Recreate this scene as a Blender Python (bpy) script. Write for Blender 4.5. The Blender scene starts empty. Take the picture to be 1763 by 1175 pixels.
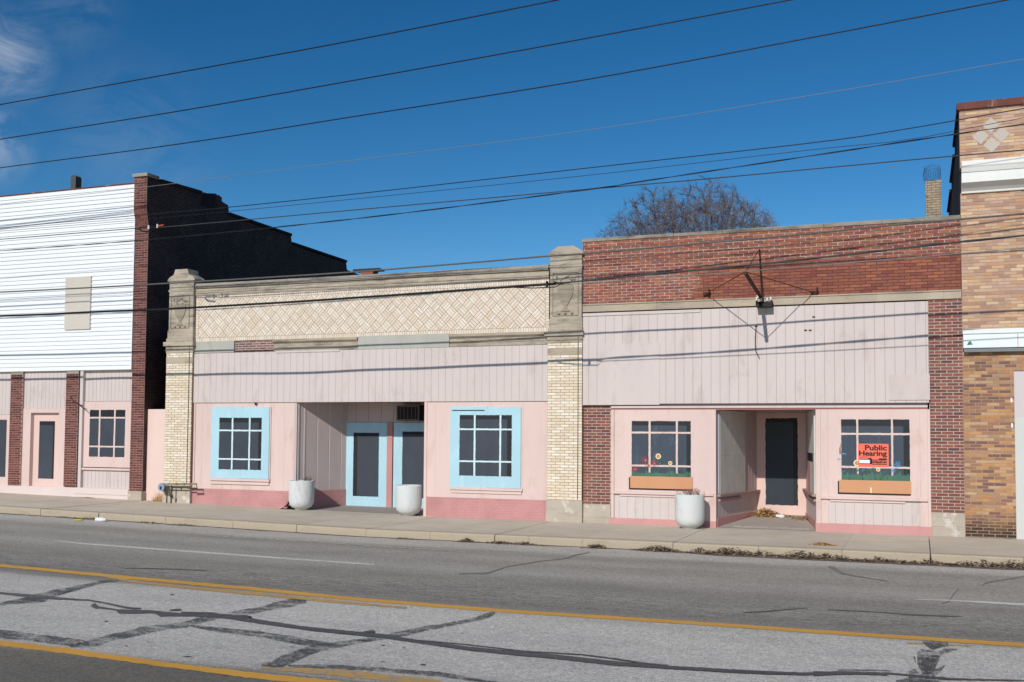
import bpy, bmesh, math, random
from math import radians, sin, cos, pi, floor
from mathutils import Vector, Matrix, noise as mn
random.seed(7)
S = bpy.context.scene
COL = S.collection
# ---------------------------------------------------------------- camera
YAW, PIT, ROL = radians(-21.12405), radians(2.81094), radians(0.39071)
FPX, CX, CY = 1809.01, 881.5, 657.93            # of the 1763 x 1175 photograph
CAM = Vector((7.6719, -24.6257, 2.1517))
fwd = Vector((sin(YAW)*cos(PIT), cos(YAW)*cos(PIT), sin(PIT)))
rgt = fwd.cross(Vector((0, 0, 1))).normalized()
upv = rgt.cross(fwd)
r2 = rgt*cos(ROL) + upv*sin(ROL)
u2 = upv*cos(ROL) - rgt*sin(ROL)
cd = bpy.data.cameras.new('camera')
cam = bpy.data.objects.new('camera', cd)
COL.objects.link(cam)
cam.matrix_world = Matrix(((r2.x, u2.x, -fwd.x, CAM.x), (r2.y, u2.y, -fwd.y, CAM.y), (r2.z, u2.z, -fwd.z, CAM.z), (0, 0, 0, 1)))
cd.sensor_width = 36.0
cd.lens = 36.0*FPX/1763
cd.shift_y = (CY-587.5)/1763
cd.clip_end = 3000
S.camera = cam
# ---------------------------------------------------------------- world
SUN_DIR = Vector((0.075, 1.0, -0.60)).normalized()      # way the light travels
elev = math.asin(-SUN_DIR.z)
W = bpy.data.worlds.new('World')
S.world = W
W.use_nodes = True
nt = W.node_tree
nt.nodes.clear()
wo = nt.nodes.new('ShaderNodeOutputWorld')
bg = nt.nodes.new('ShaderNodeBackground')
sky = nt.nodes.new('ShaderNodeTexSky')
sky.sky_type = 'NISHITA'
sky.sun_disc = False
sky.sun_elevation = elev
sky.sun_rotation = pi + 0.075
sky.altitude = 1200
sky.air_density = 1.0
sky.dust_density = 0.2
sky.ozone_density = 3.0
hs = nt.nodes.new('ShaderNodeHueSaturation')
hs.inputs['Saturation'].default_value = 1.22; hs.inputs['Hue'].default_value = 0.494
gm = nt.nodes.new('ShaderNodeGamma'); gm.inputs['Gamma'].default_value = 1.25
hs.inputs['Value'].default_value = 1.0
nt.links.new(sky.outputs[0], gm.inputs['Color']); nt.links.new(gm.outputs[0], hs.inputs['Color'])
# two wisps of thin cloud low in the west
tc = nt.nodes.new('ShaderNodeTexCoord')
def wn(kind, **k):
    n = nt.nodes.new(kind)
    for a, b in k.items(): setattr(n, a, b)
    return n
mp = wn('ShaderNodeMapping'); mp.inputs['Scale'].default_value = (9, 9, 13); mp.inputs['Rotation'].default_value = (0.9, 0.5, 0)
nz = wn('ShaderNodeTexNoise'); nz.inputs['Scale'].default_value = 1.6; nz.inputs['Detail'].default_value = 9; nz.inputs['Roughness'].default_value = 0.62; nz.inputs['Distortion'].default_value = 0.9
nt.links.new(tc.outputs['Generated'], mp.inputs['Vector']); nt.links.new(mp.outputs[0], nz.inputs['Vector'])
def skydir(px, py):
    return (fwd + r2*((px-CX)/FPX) - u2*((py-CY)/FPX)).normalized()
acc = None
for (px, py, rad, amp) in ((8, 95, 0.050, .62), (-10, 250, 0.042, .62), (230, 240, 0.10, 0.10), (115, 10, 0.06, 0.12)):
    d = skydir(px, py)
    vd = wn('ShaderNodeVectorMath', operation='DISTANCE'); vd.inputs[1].default_value = d
    nt.links.new(tc.outputs['Generated'], vd.inputs[0])
    mr = wn('ShaderNodeMapRange', interpolation_type='SMOOTHSTEP'); mr.inputs['From Min'].default_value = rad; mr.inputs['From Max'].default_value = 0.0
    mr.inputs['To Min'].default_value = 0; mr.inputs['To Max'].default_value = amp
    nt.links.new(vd.outputs['Value'], mr.inputs['Value'])
    if acc is None: acc = mr.outputs[0]
    else:
        m = wn('ShaderNodeMath', operation='MAXIMUM'); nt.links.new(acc, m.inputs[0]); nt.links.new(mr.outputs[0], m.inputs[1]); acc = m.outputs[0]
rp = wn('ShaderNodeMapRange', interpolation_type='SMOOTHSTEP'); rp.inputs['From Min'].default_value = 0.36; rp.inputs['From Max'].default_value = 0.62
nt.links.new(nz.outputs['Fac'], rp.inputs['Value'])
mm = wn('ShaderNodeMath', operation='MULTIPLY'); nt.links.new(acc, mm.inputs[0]); nt.links.new(rp.outputs[0], mm.inputs[1])
mx = wn('ShaderNodeMix', data_type='RGBA'); mx.inputs['B'].default_value = (8.5, 9.8, 11.5, 1)
nt.links.new(mm.outputs[0], mx.inputs['Factor']); nt.links.new(hs.outputs[0], mx.inputs['A'])
nt.links.new(mx.outputs['Result'], bg.inputs['Color'])
bg.inputs['Strength'].default_value = 0.054
nt.links.new(bg.outputs[0], wo.inputs['Surface'])
sd = bpy.data.lights.new('sun', 'SUN')
sd.energy = 3.45
sd.angle = radians(0.53)
sd.color = (1.0, 0.955, 0.88)
sun = bpy.data.objects.new('sun', sd)
COL.objects.link(sun)
sun.rotation_euler = SUN_DIR.to_track_quat('-Z', 'Y').to_euler()
sun.location = (0, -30, 20)
S.view_settings.view_transform = 'Standard'
S.view_settings.look = 'None'
S.view_settings.exposure = 0.0
S.view_settings.gamma = 1.0
S.cycles.max_bounces = 6

# ---------------------------------------------------------------- pixel -> place
def ray(px, py):
    return fwd + r2*((px-CX)/FPX) - u2*((py-CY)/FPX)
def P(px, py, y=0.0):
    r = ray(px, py); return CAM + r*((y-CAM.y)/r.y)
def PXp(px, py, x):
    r = ray(px, py); return CAM + r*((x-CAM.x)/r.x)
def hx(x):                                       # the street climbs a little to the left
    t = max(0.0, -4.0-x)
    return 0.0155*min(t, 30.0)
def G(px, py, z0=0.0):
    z = z0
    for _ in range(6):
        r = ray(px, py); p = CAM + r*((z-CAM.z)/r.z); z = z0 + hx(p.x)
    return p
def RX(px0, px1, py0, py1, y=0.0):
    ym = (py0+py1)/2; xm = (px0+px1)/2
    return P(px0, ym, y).x, P(px1, ym, y).x, P(xm, py1, y).z, P(xm, py0, y).z   # x0,x1,z0,z1

# ---------------------------------------------------------------- materials
MATS = {}
def lin(c):
    return tuple(((v/255)/12.92 if v/255 <= 0.04045 else ((v/255+0.055)/1.055)**2.4) for v in c)
class NT:
    def __init__(s, name, rough=0.8):
        m = bpy.data.materials.new(name); m.use_nodes = True; s.m = m; s.t = m.node_tree; s.t.nodes.clear()
        s.out = s.n('ShaderNodeOutputMaterial'); s.b = s.n('ShaderNodeBsdfPrincipled'); s.l(s.b.outputs[0], s.out.inputs[0])
        s.b.inputs['Roughness'].default_value = rough
        if 'Specular IOR Level' in s.b.inputs: s.b.inputs['Specular IOR Level'].default_value = 0.3
        s.tc = s.n('ShaderNodeTexCoord')
    def n(s, k, **a):
        x = s.t.nodes.new(k)
        for q, v in a.items(): setattr(x, q, v)
        return x
    def l(s, a, b): s.t.links.new(a, b)
    def noise(s, scale, detail=4, rough=0.55, stretch=(1, 1, 1), co='Object', dist=0.0):
        mp = s.n('ShaderNodeMapping'); mp.inputs['Scale'].default_value = stretch
        s.l(s.tc.outputs[co], mp.inputs[0])
        z = s.n('ShaderNodeTexNoise'); z.inputs['Scale'].default_value = scale; z.inputs['Detail'].default_value = detail
        z.inputs['Roughness'].default_value = rough; z.inputs['Distortion'].default_value = dist
        s.l(mp.outputs[0], z.inputs['Vector']); return z.outputs['Fac']
    def rng(s, v, a, b, c=0.0, d=1.0, smooth=True):
        r = s.n('ShaderNodeMapRange'); r.interpolation_type = 'SMOOTHSTEP' if smooth else 'LINEAR'
        r.inputs['From Min'].default_value = a; r.inputs['From Max'].default_value = b
        r.inputs['To Min'].default_value = c; r.inputs['To Max'].default_value = d
        s.l(v, r.inputs['Value']); return r.outputs[0]
    def math(s, op, a, b=None, clamp=False):
        m = s.n('ShaderNodeMath', operation=op); m.use_clamp = clamp
        for i, v in enumerate((a, b)):
            if v is None: continue
            if isinstance(v, (int, float)): m.inputs[i].default_value = v
            else: s.l(v, m.inputs[i])
        return m.outputs[0]
    def mix(s, f, a, b, mode='MIX'):
        m = s.n('ShaderNodeMix', data_type='RGBA', blend_type=mode)
        for k, v in (('Factor', f), ('A', a), ('B', b)):
            if isinstance(v, (int, float)): m.inputs[k].default_value = v
            elif isinstance(v, tuple): m.inputs[k].default_value = v+(1,) if len(v) == 3 else v
            else: s.l(v, m.inputs[k])
        return m.outputs['Result']
    def xyz(s, co='Object'):
        q = s.n('ShaderNodeSeparateXYZ'); s.l(s.tc.outputs[co], q.inputs[0]); return q.outputs
    def bump(s, h, strength=0.3, dist=0.01):
        b = s.n('ShaderNodeBump'); b.inputs['Strength'].default_value = strength; b.inputs['Distance'].default_value = dist
        s.l(h, b.inputs['Height']); s.l(b.outputs[0], s.b.inputs['Normal'])
    def done(s, c):
        if isinstance(c, tuple): s.b.inputs['Base Color'].default_value = c+(1,)
        else: s.l(c, s.b.inputs['Base Color'])
        return s.m
def shade(c, k): return tuple(min(1, v*k) for v in c)
def paint(name, rgb, var=0.12, scale=1.3, rough=0.6, dirt=None, dirt_amt=0.35, dirt_scale=2.5, bump=0.12, fine=40, worn=None, streak=(1, 1, 0.35)):
    """painted or plain surface: slow tone drift, fine mottling, blotches of dirt, optional worn flecks"""
    if name in MATS: return MATS[name]
    s = NT(name, rough); c = lin(rgb)
    f1 = s.noise(scale, 5, 0.6, streak)
    f2 = s.noise(fine, 3, 0.6)
    col = s.mix(s.rng(f1, 0.3, 0.72), shade(c, 1-var), shade(c, 1+var*0.55))
    col = s.mix(s.rng(f2, 0.3, 0.75, 0, 0.5), col, shade(c, 1-var*1.1))
    if dirt:
        f3 = s.noise(dirt_scale, 7, 0.68, streak, dist=0.4)
        col = s.mix(s.rng(f3, 0.52, 0.74, 0, dirt_amt), col, lin(dirt))
    if worn:
        f4 = s.noise(worn[1], 6, 0.75)
        col = s.mix(s.rng(f4, worn[2], worn[2]+0.05), col, lin(worn[0]))
    s.bump(f2, bump, 0.004)
    MATS[name] = s.done(col); return MATS[name]
def island(name, cols, rough=0.85, var=0.15, dirt=None, dirt_amt=0.5, dirt_scale=1.2, dth=0.5, band=None, grade=None):
    """bricks modelled one by one: each loose brick takes its own colour out of the list"""
    if name in MATS: return MATS[name]
    s = NT(name, rough)
    g = s.n('ShaderNodeNewGeometry'); r = s.n('ShaderNodeValToRGB'); r.color_ramp.interpolation = 'CONSTANT'
    e = r.color_ramp.elements; n = len(cols)
    while len(e) < n: e.new(0.5)
    for i, c in enumerate(cols): e[i].position = i/n; e[i].color = lin(c)+(1,)
    s.l(g.outputs['Random Per Island'], r.inputs[0])
    f = s.noise(28, 5, 0.65); f2 = s.noise(6, 4, 0.6)
    col = s.mix(s.rng(f, 0.3, 0.75), r.outputs[0], (1-var*1.6,)*3, 'MULTIPLY')
    col = s.mix(s.rng(f2, 0.35, 0.7, 0, 1), col, (1-var,)*3, 'MULTIPLY')
    if grade:                                    # another tone of brick lower down the wall
        z = s.xyz()[2]
        col = s.mix(s.rng(z, grade[0], grade[1]), col, lin(grade[2]), 'MULTIPLY')
    if dirt:
        f3 = s.noise(dirt_scale, 6, 0.66, (0.5, 1, 1.2))
        col = s.mix(s.rng(f3, dth, dth+0.2, 0, dirt_amt), col, lin(dirt))
    if band:                                     # soot and splash along the foot of the wall
        z = s.xyz()[2]; w = s.math('ADD', z, s.rng(s.noise(2.2, 5, 0.6), 0, 1, -0.12, 0.12, False))
        col = s.mix(s.rng(w, band[1], band[0], 0, band[3]), col, lin(band[2]))
    s.bump(f, 0.35, 0.004)
    MATS[name] = s.done(col); return MATS[name]
def stone(name, rgb, soot=(70, 66, 62), amt=0.8, th=0.5, light=None):
    if name in MATS: return MATS[name]
    s = NT(name, 0.9); c = lin(rgb)
    f = s.noise(2.2, 10, 0.74, (0.5, 1, 2.4)); f2 = s.noise(45, 4, 0.7); f3 = s.noise(1.1, 5, 0.6)
    col = s.mix(s.rng(f3, 0.3, 0.7), shade(c, 0.86), shade(c, 1.08))
    col = s.mix(s.rng(f2, 0.3, 0.8, 0, 0.6), col, shade(c, 0.72))
    gi = s.n('ShaderNodeNewGeometry'); col = s.mix(s.rng(gi.outputs['Random Per Island'], 0, 1, 0, .5, False), col, (.78, .77, .76), 'MULTIPLY')
    col = s.mix(s.rng(f, th-.04, th+0.26, 0, amt), col, lin(soot))
    if light: col = s.mix(s.rng(s.noise(2.1, 6, 0.65), 0.56, 0.66, 0, 0.8), col, lin(light))
    s.bump(f2, 0.5, 0.006)
    MATS[name] = s.done(col); return MATS[name]
UP = (209, 196, 191)      # pale lilac boards
PK = (221, 196, 188)      # pink paint
m_up = paint('pale_lilac_board_paint', UP, 0.06, 0.8, 0.55, dirt=(182, 166, 161), dirt_amt=0.7, worn=((158, 132, 126), 9, 0.745))
m_groove = paint('board_groove_paint', (184, 154, 148), 0.1)
m_pk = paint('pink_paint', PK, 0.07, 0.9, 0.55, dirt=(204, 170, 158), dirt_amt=0.7, worn=((196, 150, 138), 11, 0.735))
m_pkgroove = paint('pink_groove_paint', (190, 132, 122), 0.1)
m_pkworn = paint('pink_door_paint', (226, 196, 186), 0.06, 1.0, 0.55, worn=((205, 160, 148), 16, 0.66))
m_rose = paint('rose_brick_paint', (205, 150, 146), 0.09, 1.4, 0.6, dirt=(180, 120, 118), dirt_amt=0.4)
m_cy = paint('sky_blue_paint', (176, 212, 224), 0.07, 1.6, 0.5, dirt=(208, 236, 244), dirt_amt=0.55, dirt_scale=3)
m_cyM = paint('pale_blue_bar_paint', (206, 228, 234), 0.05)
m_pane = paint('slate_pane_paint', (66, 71, 80), 0.12, 2.2, 0.45, dirt=(84, 90, 100), dirt_amt=0.3)
m_pane_bl = paint('blue_slate_pane_paint', (66, 76, 88), 0.14, 2.5, 0.45, dirt=(92, 108, 126), dirt_amt=0.75, dirt_scale=3.5)
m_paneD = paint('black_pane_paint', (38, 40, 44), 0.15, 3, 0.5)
m_paneNight = paint('deep_pane_paint', (50, 58, 68), 0.12, 2.2, 0.4)
m_dark = paint('dark_gap', (30, 26, 25), 0.2)
m_black = paint('black_iron', (34, 31, 30), 0.2, 6, 0.6)
m_rust = paint('rusted_iron', (74, 48, 38), 0.3, 9, 0.8, dirt=(118, 66, 40), dirt_amt=0.6, dirt_scale=14)
m_wire = paint('wire_black', (26, 27, 29), 0.1, 5, 0.45)
m_wiregrey = paint('wire_grey', (128, 128, 124), 0.1, 5, 0.45)
m_lime = stone('limestone', (192, 178, 158), (92, 86, 80), 0.75, 0.52)
m_limedark = stone('sooty_limestone', (194, 181, 162), (88, 84, 80), 0.9, 0.46)
m_coping = stone('weathered_coping_stone', (168, 160, 148), (84, 80, 74), 0.85, 0.46)
m_baseSt = stone('foot_stone', (196, 184, 168), (158, 142, 124), 0.7, 0.5, light=(222, 216, 208))
m_greyboard = paint('pale_grey_board', (180, 178, 168), 0.1, 1.4, 0.7, dirt=(142, 138, 130), dirt_amt=0.7, dirt_scale=2.6, worn=((216, 210, 200), 5, .66))
m_cream = island('cream_glazed_brick', [(230, 216, 194), (234, 222, 202), (224, 208, 182), (228, 212, 188), (238, 228, 210), (222, 204, 178), (232, 216, 190)], 0.5, 0.04)
m_creammortar = paint('tan_mortar', (146, 122, 98), 0.15, 5)
m_weave = island('cream_weave_brick', [(226, 212, 194), (230, 217, 200), (220, 204, 184), (226, 209, 190), (233, 222, 207), (224, 208, 188)], 0.6, 0.05, dirt=(196, 176, 154), dirt_amt=0.35, dth=0.55)
m_redL = island('painted_dark_red_brick', [(120, 72, 66), (108, 62, 58), (132, 82, 74), (98, 58, 56), (126, 78, 72)], 0.85, 0.15, dirt=(80, 50, 50), dirt_amt=0.6)
m_redmortarL = paint('pinkish_mortar', (186, 154, 142), 0.2, 4)
m_red = island('red_common_brick', [(160, 98, 80), (150, 90, 74), (142, 86, 74), (166, 106, 84), (154, 94, 78), (136, 80, 70), (174, 110, 82), (146, 96, 84), (156, 96, 76), (158, 100, 84)], 0.9, 0.14, dirt=(120, 66, 56), dirt_amt=0.4)
m_redP = island('purple_red_brick', [(144, 92, 80), (132, 84, 76), (150, 96, 80), (122, 80, 74), (138, 88, 78), (156, 100, 82), (108, 76, 74), (146, 92, 78), (142, 90, 82), (136, 84, 72)], 0.9, 0.14)
m_whitemortar = paint('pale_mortar', (190, 172, 162), 0.15, 6)
m_tan = island('multicolour_tan_brick', [(204, 170, 144), (196, 162, 138), (210, 178, 146), (188, 152, 130), (182, 144, 126), (208, 176, 152), (212, 174, 134), (196, 164, 148), (222, 192, 158), (178, 140, 120), (202, 156, 122), (190, 158, 134)], 0.85, 0.08, dirt=(160, 126, 104), dirt_amt=0.3)
m_tanlow = island('orange_brown_brick', [(200, 148, 100), (182, 134, 98), (144, 106, 90), (172, 130, 100), (206, 158, 110), (154, 112, 94), (188, 142, 104), (130, 98, 90), (180, 144, 114), (202, 166, 128), (166, 122, 96), (194, 142, 92)], 0.85, 0.12, dirt=(128, 92, 68), dirt_amt=0.3, band=(0.06, 0.62, (44, 36, 32), 0.9))
m_tanmortar = paint('buff_mortar', (176, 152, 132), 0.15, 5)
m_white = paint('white_vinyl', (234, 236, 237), 0.03, 0.7, 0.45, dirt=(220, 221, 221), dirt_amt=.3, streak=(.3, 1, 1.5))
m_whitemetal = paint('white_cornice_paint', (232, 232, 228), 0.05, 1.0, 0.5, dirt=(206, 204, 196), dirt_amt=0.4)
m_band = paint('white_panel_paint', (230, 236, 236), 0.03, 1.0, 0.45, dirt=(214, 216, 210), dirt_amt=0.3)
m_beige = paint('beige_board', (205, 197, 185), 0.05, 2, 0.7)
m_rustcap = paint('rusted_coping_metal', (112, 62, 52), 0.2, 3, 0.7, dirt=(196, 160, 150), dirt_amt=0.8, dirt_scale=5)
m_tarwall = paint('tarred_brick', (58, 46, 44), 0.3, 6, 0.9, dirt=(34, 28, 28), dirt_amt=0.8, dirt_scale=5)
m_roof = paint('roof_tar', (58, 58, 58), 0.2, 2, 0.9)
m_greyply = paint('weathered_grey_plywood', (208, 204, 196), 0.12, 2, 0.8, dirt=(164, 160, 154), dirt_amt=0.5, dirt_scale=5, streak=(1, 1, 0.6))
m_mauve = paint('mauve_board_paint', (196, 178, 174), 0.06, 1.0, 0.6)
m_mauvegroove = paint('mauve_groove', (140, 112, 108), 0.1)
m_brown = paint('tan_box_paint', (208, 152, 112), 0.05, 2.5, 0.6, dirt=(190, 132, 94), dirt_amt=0.3)
m_green = paint('grass_green_paint', (76, 116, 98), 0.15, 6, 0.6)
m_daisy = paint('cream_petal_paint', (238, 226, 186), 0.04)
m_orange = paint('orange_centre_paint', (206, 142, 90), 0.05)
m_spider = paint('crimson_petal_paint', (196, 72, 88), 0.08)
m_bluep = paint('blue_petal_paint', (78, 162, 214), 0.08)
m_sign = paint('orange_red_notice', (250, 116, 92), 0.03, 2, 0.5)
m_ink = paint('black_ink', (34, 30, 32), 0.05)
m_label = paint('white_label', (226, 232, 240), 0.02)
m_gmet = paint('grey_blue_meter', (138, 156, 176), 0.08, 4, 0.5)
m_pipe = paint('pipe_paint', (150, 128, 92), 0.2, 8, 0.6, dirt=(104, 70, 46), dirt_amt=0.7, dirt_scale=10)
m_pipeD = paint('dull_pipe', (72, 68, 60), 0.2, 8, 0.6)
m_planter = paint('white_concrete', (214, 216, 214), 0.07, 2.2, 0.75, dirt=(158, 154, 144), dirt_amt=0.6, dirt_scale=2.6, worn=((120, 116, 108), 22, 0.67), streak=(1.3, 1.3, .5), bump=.5)
m_soil = paint('planter_soil', (70, 56, 44), 0.3, 9)
m_twig = paint('dead_twig', (132, 92, 72), 0.3, 6)
m_bark = paint('bare_branch_bark', (124, 108, 102), 0.25, 3, 0.9)
m_straw = paint('dry_straw', (196, 160, 108), 0.3, 8, 0.9, dirt=(150, 112, 70), dirt_amt=0.6, dirt_scale=9)
m_leaf = paint('brown_leaf', (160, 134, 108), 0.35, 8, 0.9, dirt=(98, 78, 62), dirt_amt=0.7, dirt_scale=13)
m_dirt = paint('gutter_dirt', (116, 104, 94), 0.3, 5, 0.95, dirt=(84, 74, 66), dirt_amt=0.8, dirt_scale=7)
m_litter = paint('white_paper', (228, 230, 232), 0.03)
m_net = paint('blue_netting', (50, 74, 108), 0.1)
m_logo = paint('green_mark', (60, 140, 110), 0.1)

# painted brick with the courses showing only as relief
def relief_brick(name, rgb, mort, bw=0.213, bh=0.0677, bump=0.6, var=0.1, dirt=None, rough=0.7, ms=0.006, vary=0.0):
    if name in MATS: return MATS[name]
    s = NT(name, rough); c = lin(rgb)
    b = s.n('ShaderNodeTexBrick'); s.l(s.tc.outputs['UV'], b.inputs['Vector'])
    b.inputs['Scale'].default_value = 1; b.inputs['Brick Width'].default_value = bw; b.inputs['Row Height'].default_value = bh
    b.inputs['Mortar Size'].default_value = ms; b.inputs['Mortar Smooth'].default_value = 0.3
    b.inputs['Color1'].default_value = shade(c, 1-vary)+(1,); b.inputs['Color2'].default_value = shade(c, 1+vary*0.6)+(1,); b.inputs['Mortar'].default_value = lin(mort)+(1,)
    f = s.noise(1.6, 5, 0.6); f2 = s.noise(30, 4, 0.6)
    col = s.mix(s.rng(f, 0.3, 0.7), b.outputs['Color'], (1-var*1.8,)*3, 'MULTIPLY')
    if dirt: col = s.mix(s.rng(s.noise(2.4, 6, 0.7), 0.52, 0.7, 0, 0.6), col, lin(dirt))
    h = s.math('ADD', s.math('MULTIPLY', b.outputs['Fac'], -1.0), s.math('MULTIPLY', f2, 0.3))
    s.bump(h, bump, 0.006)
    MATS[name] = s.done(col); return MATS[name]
m_rosebrick = relief_brick('rose_painted_brick', (200, 146, 143), (190, 135, 132), bump=0.22)
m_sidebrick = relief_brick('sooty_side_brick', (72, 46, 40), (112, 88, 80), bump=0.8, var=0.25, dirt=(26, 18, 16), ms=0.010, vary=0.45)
m_stub = relief_brick('flaking_buff_brick', (176, 162, 138), (120, 92, 72), bump=0.8, var=0.2, dirt=(120, 66, 44), ms=0.008, vary=0.12)
m_redpatch = island('dusty_red_patch_brick', [(150, 104, 98), (132, 92, 92), (160, 116, 106), (120, 92, 94)], 0.9, 0.15)

# red wall mortar: pale pointing, but dark flush joints round the bracket
s = NT('red_wall_mortar', 0.9)
q = s.xyz(); nzv = s.noise(2.0, 5, 0.6)
xx = s.math('ADD', q[0], s.rng(nzv, 0, 1, -0.9, 0.9, False)); zz = s.math('ADD', q[2], s.rng(s.noise(3.1, 5, 0.6, (1.4, 1, 1)), 0, 1, -0.35, 0.35, False))
mask = s.math('MULTIPLY', s.rng(xx, -1.75, -1.45), s.rng(zz, 6.28, 6.02))
m_redmortar = s.done(s.mix(mask, s.mix(s.rng(s.noise(9, 4), 0.35, 0.7), lin((206, 190, 180)), lin((166, 130, 120))), lin((104, 62, 54))))

# ---------------------------------------------------------------- mesh building
OFF = {}
class MB:
    def __init__(s, tf=None): s.v = []; s.f = []; s.mi = []; s.tf = tf
    def add(s, vs, fs, m=0):
        b = len(s.v)
        s.v += [s.tf(*p) if s.tf else tuple(p) for p in vs]
        s.f += [[b+i for i in f] for f in fs]; s.mi += [m]*len(fs)
    def box(s, x0, x1, y0, y1, z0, z1, m=0):
        if x0 > x1: x0, x1 = x1, x0
        if y0 > y1: y0, y1 = y1, y0
        if z0 > z1: z0, z1 = z1, z0
        s.add([(x0, y0, z0), (x1, y0, z0), (x1, y1, z0), (x0, y1, z0), (x0, y0, z1), (x1, y0, z1), (x1, y1, z1), (x0, y1, z1)],
              [(0, 1, 5, 4), (1, 2, 6, 5), (2, 3, 7, 6), (3, 0, 4, 7), (4, 5, 6, 7), (3, 2, 1, 0)], m)
    def xz(s, poly, y0, y1, m=0, back=True):     # polygon in x,z (anticlockwise from the front) pushed from y0 back to y1
        n = len(poly)
        vs = [(p[0], y0, p[1]) for p in poly]+[(p[0], y1, p[1]) for p in poly]
        fs = [list(range(n))]
        fs += [(i, i+n, (i+1) % n+n, (i+1) % n) for i in range(n)]
        if back: fs.append([n+i for i in reversed(range(n))])
        s.add(vs, fs, m)
    def prof(s, pr, x0, x1, m=0):                # profile in y,z run along x
        n = len(pr); vs = [(x0, p[0], p[1]) for p in pr]+[(x1, p[0], p[1]) for p in pr]
        s.add(vs, [(i, i+n, (i+1) % n+n, (i+1) % n) for i in range(n)]+[list(reversed(range(n))), [n+i for i in range(n)]], m)
    def tube(s, pts, r, n=6, m=0, r1=None):
        pts = [Vector(p) for p in pts]; k = len(pts); vs = []
        for i, p in enumerate(pts):
            d = (pts[min(i+1, k-1)]-pts[max(i-1, 0)])
            if d.length < 1e-9: d = Vector((0, 0, 1))
            d.normalize(); a = Vector((0, 0, 1)) if abs(d.z) < 0.9 else Vector((1, 0, 0))
            u = d.cross(a).normalized(); w = d.cross(u)
            rr = r if r1 is None else r+(r1-r)*i/(k-1)
            for j in range(n):
                t = 2*pi*j/n; q = p+u*rr*cos(t)+w*rr*sin(t); vs.append((q.x, q.y, q.z))
        fs = [(i*n+j, i*n+(j+1) % n, (i+1)*n+(j+1) % n, (i+1)*n+j) for i in range(k-1) for j in range(n)]
        fs += [list(range(n)), [(k-1)*n+j for j in reversed(range(n))]]
        s.add(vs, fs, m)
    def lathe(s, pr, c, n=32, m=0):
        vs = [(c[0]+r*cos(2*pi*j/n), c[1]+r*sin(2*pi*j/n), c[2]+z) for r, z in pr for j in range(n)]
        fs = [(i*n+j, i*n+(j+1) % n, (i+1)*n+(j+1) % n, (i+1)*n+j) for i in range(len(pr)-1) for j in range(n)]
        fs += [[j for j in reversed(range(n))], [(len(pr)-1)*n+j for j in range(n)]]
        s.add(vs, fs, m)
    def disc(s, x, z, r, y, n=14, m=0, t=0.003):
        s.xz([(x+r*cos(2*pi*j/n), z+r*sin(2*pi*j/n)) for j in range(n)], y-t, y, m)
    def build(s, name, mats, parent=None, origin=None, smooth=False, bevel=0):
        if not isinstance(mats, (list, tuple)): mats = [mats]
        if parent is not None: o = OFF[parent.name]
        else: o = Vector(origin) if origin is not None else Vector((0, 0, 0))
        me = bpy.data.meshes.new(name)
        me.from_pydata([(p[0]-o.x, p[1]-o.y, p[2]-o.z) for p in s.v], [], s.f)
        for m in mats: me.materials.append(m)
        me.polygons.foreach_set('material_index', s.mi)
        uv = me.uv_layers.new(name='UVMap').data
        me.update()
        for p in me.polygons:
            nx, ny, nz = abs(p.normal.x), abs(p.normal.y), abs(p.normal.z)
            for li in p.loop_indices:
                c = me.vertices[me.loops[li].vertex_index].co; w = c+o
                if nz > 0.7: uv[li].uv = (w.x, w.y)
                elif nx > ny: uv[li].uv = (w.y, w.z)
                else: uv[li].uv = (w.x, w.z)
        if smooth: me.polygons.foreach_set('use_smooth', [True]*len(me.polygons))
        ob = bpy.data.objects.new(name, me); COL.objects.link(ob)
        if parent is not None: ob.parent = parent
        else: ob.location = o
        OFF[ob.name] = o
        if bevel:
            b = ob.modifiers.new('bevel', 'BEVEL'); b.width = bevel; b.segments = 2; b.limit_method = 'ANGLE'
        return ob
def thing(name, label, cat, loc, group=None):
    o = bpy.data.objects.new(name, None); COL.objects.link(o); o.location = loc; o.empty_display_size = 0.3
    o['label'] = label; o['category'] = cat
    if group: o['group'] = group
    OFF[o.name] = Vector(loc); return o
def tag(o, label, cat, group=None, kind=None):
    o['label'] = label; o['category'] = cat
    if group: o['group'] = group
    if kind: o['kind'] = kind
    return o
def struct(o): o['kind'] = 'structure'; return o
def copytree(o, parent=None):
    c = o.copy(); COL.objects.link(c); OFF[c.name] = OFF[o.name]
    if parent is not None: c.parent = parent
    for ch in list(o.children): copytree(ch, c)
    return c
def brick(mb, x0, x1, z0, z1, y, d=0.006, m=0):
    mb.add([(x0, y, z0), (x1, y, z0), (x1, y, z1), (x0, y, z1), (x0, y+d, z0), (x1, y+d, z0), (x1, y+d, z1), (x0, y+d, z1)],
           [(0, 1, 2, 3), (1, 5, 6, 2), (3, 2, 6, 7), (0, 4, 5, 1), (4, 0, 3, 7)], m)
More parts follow.
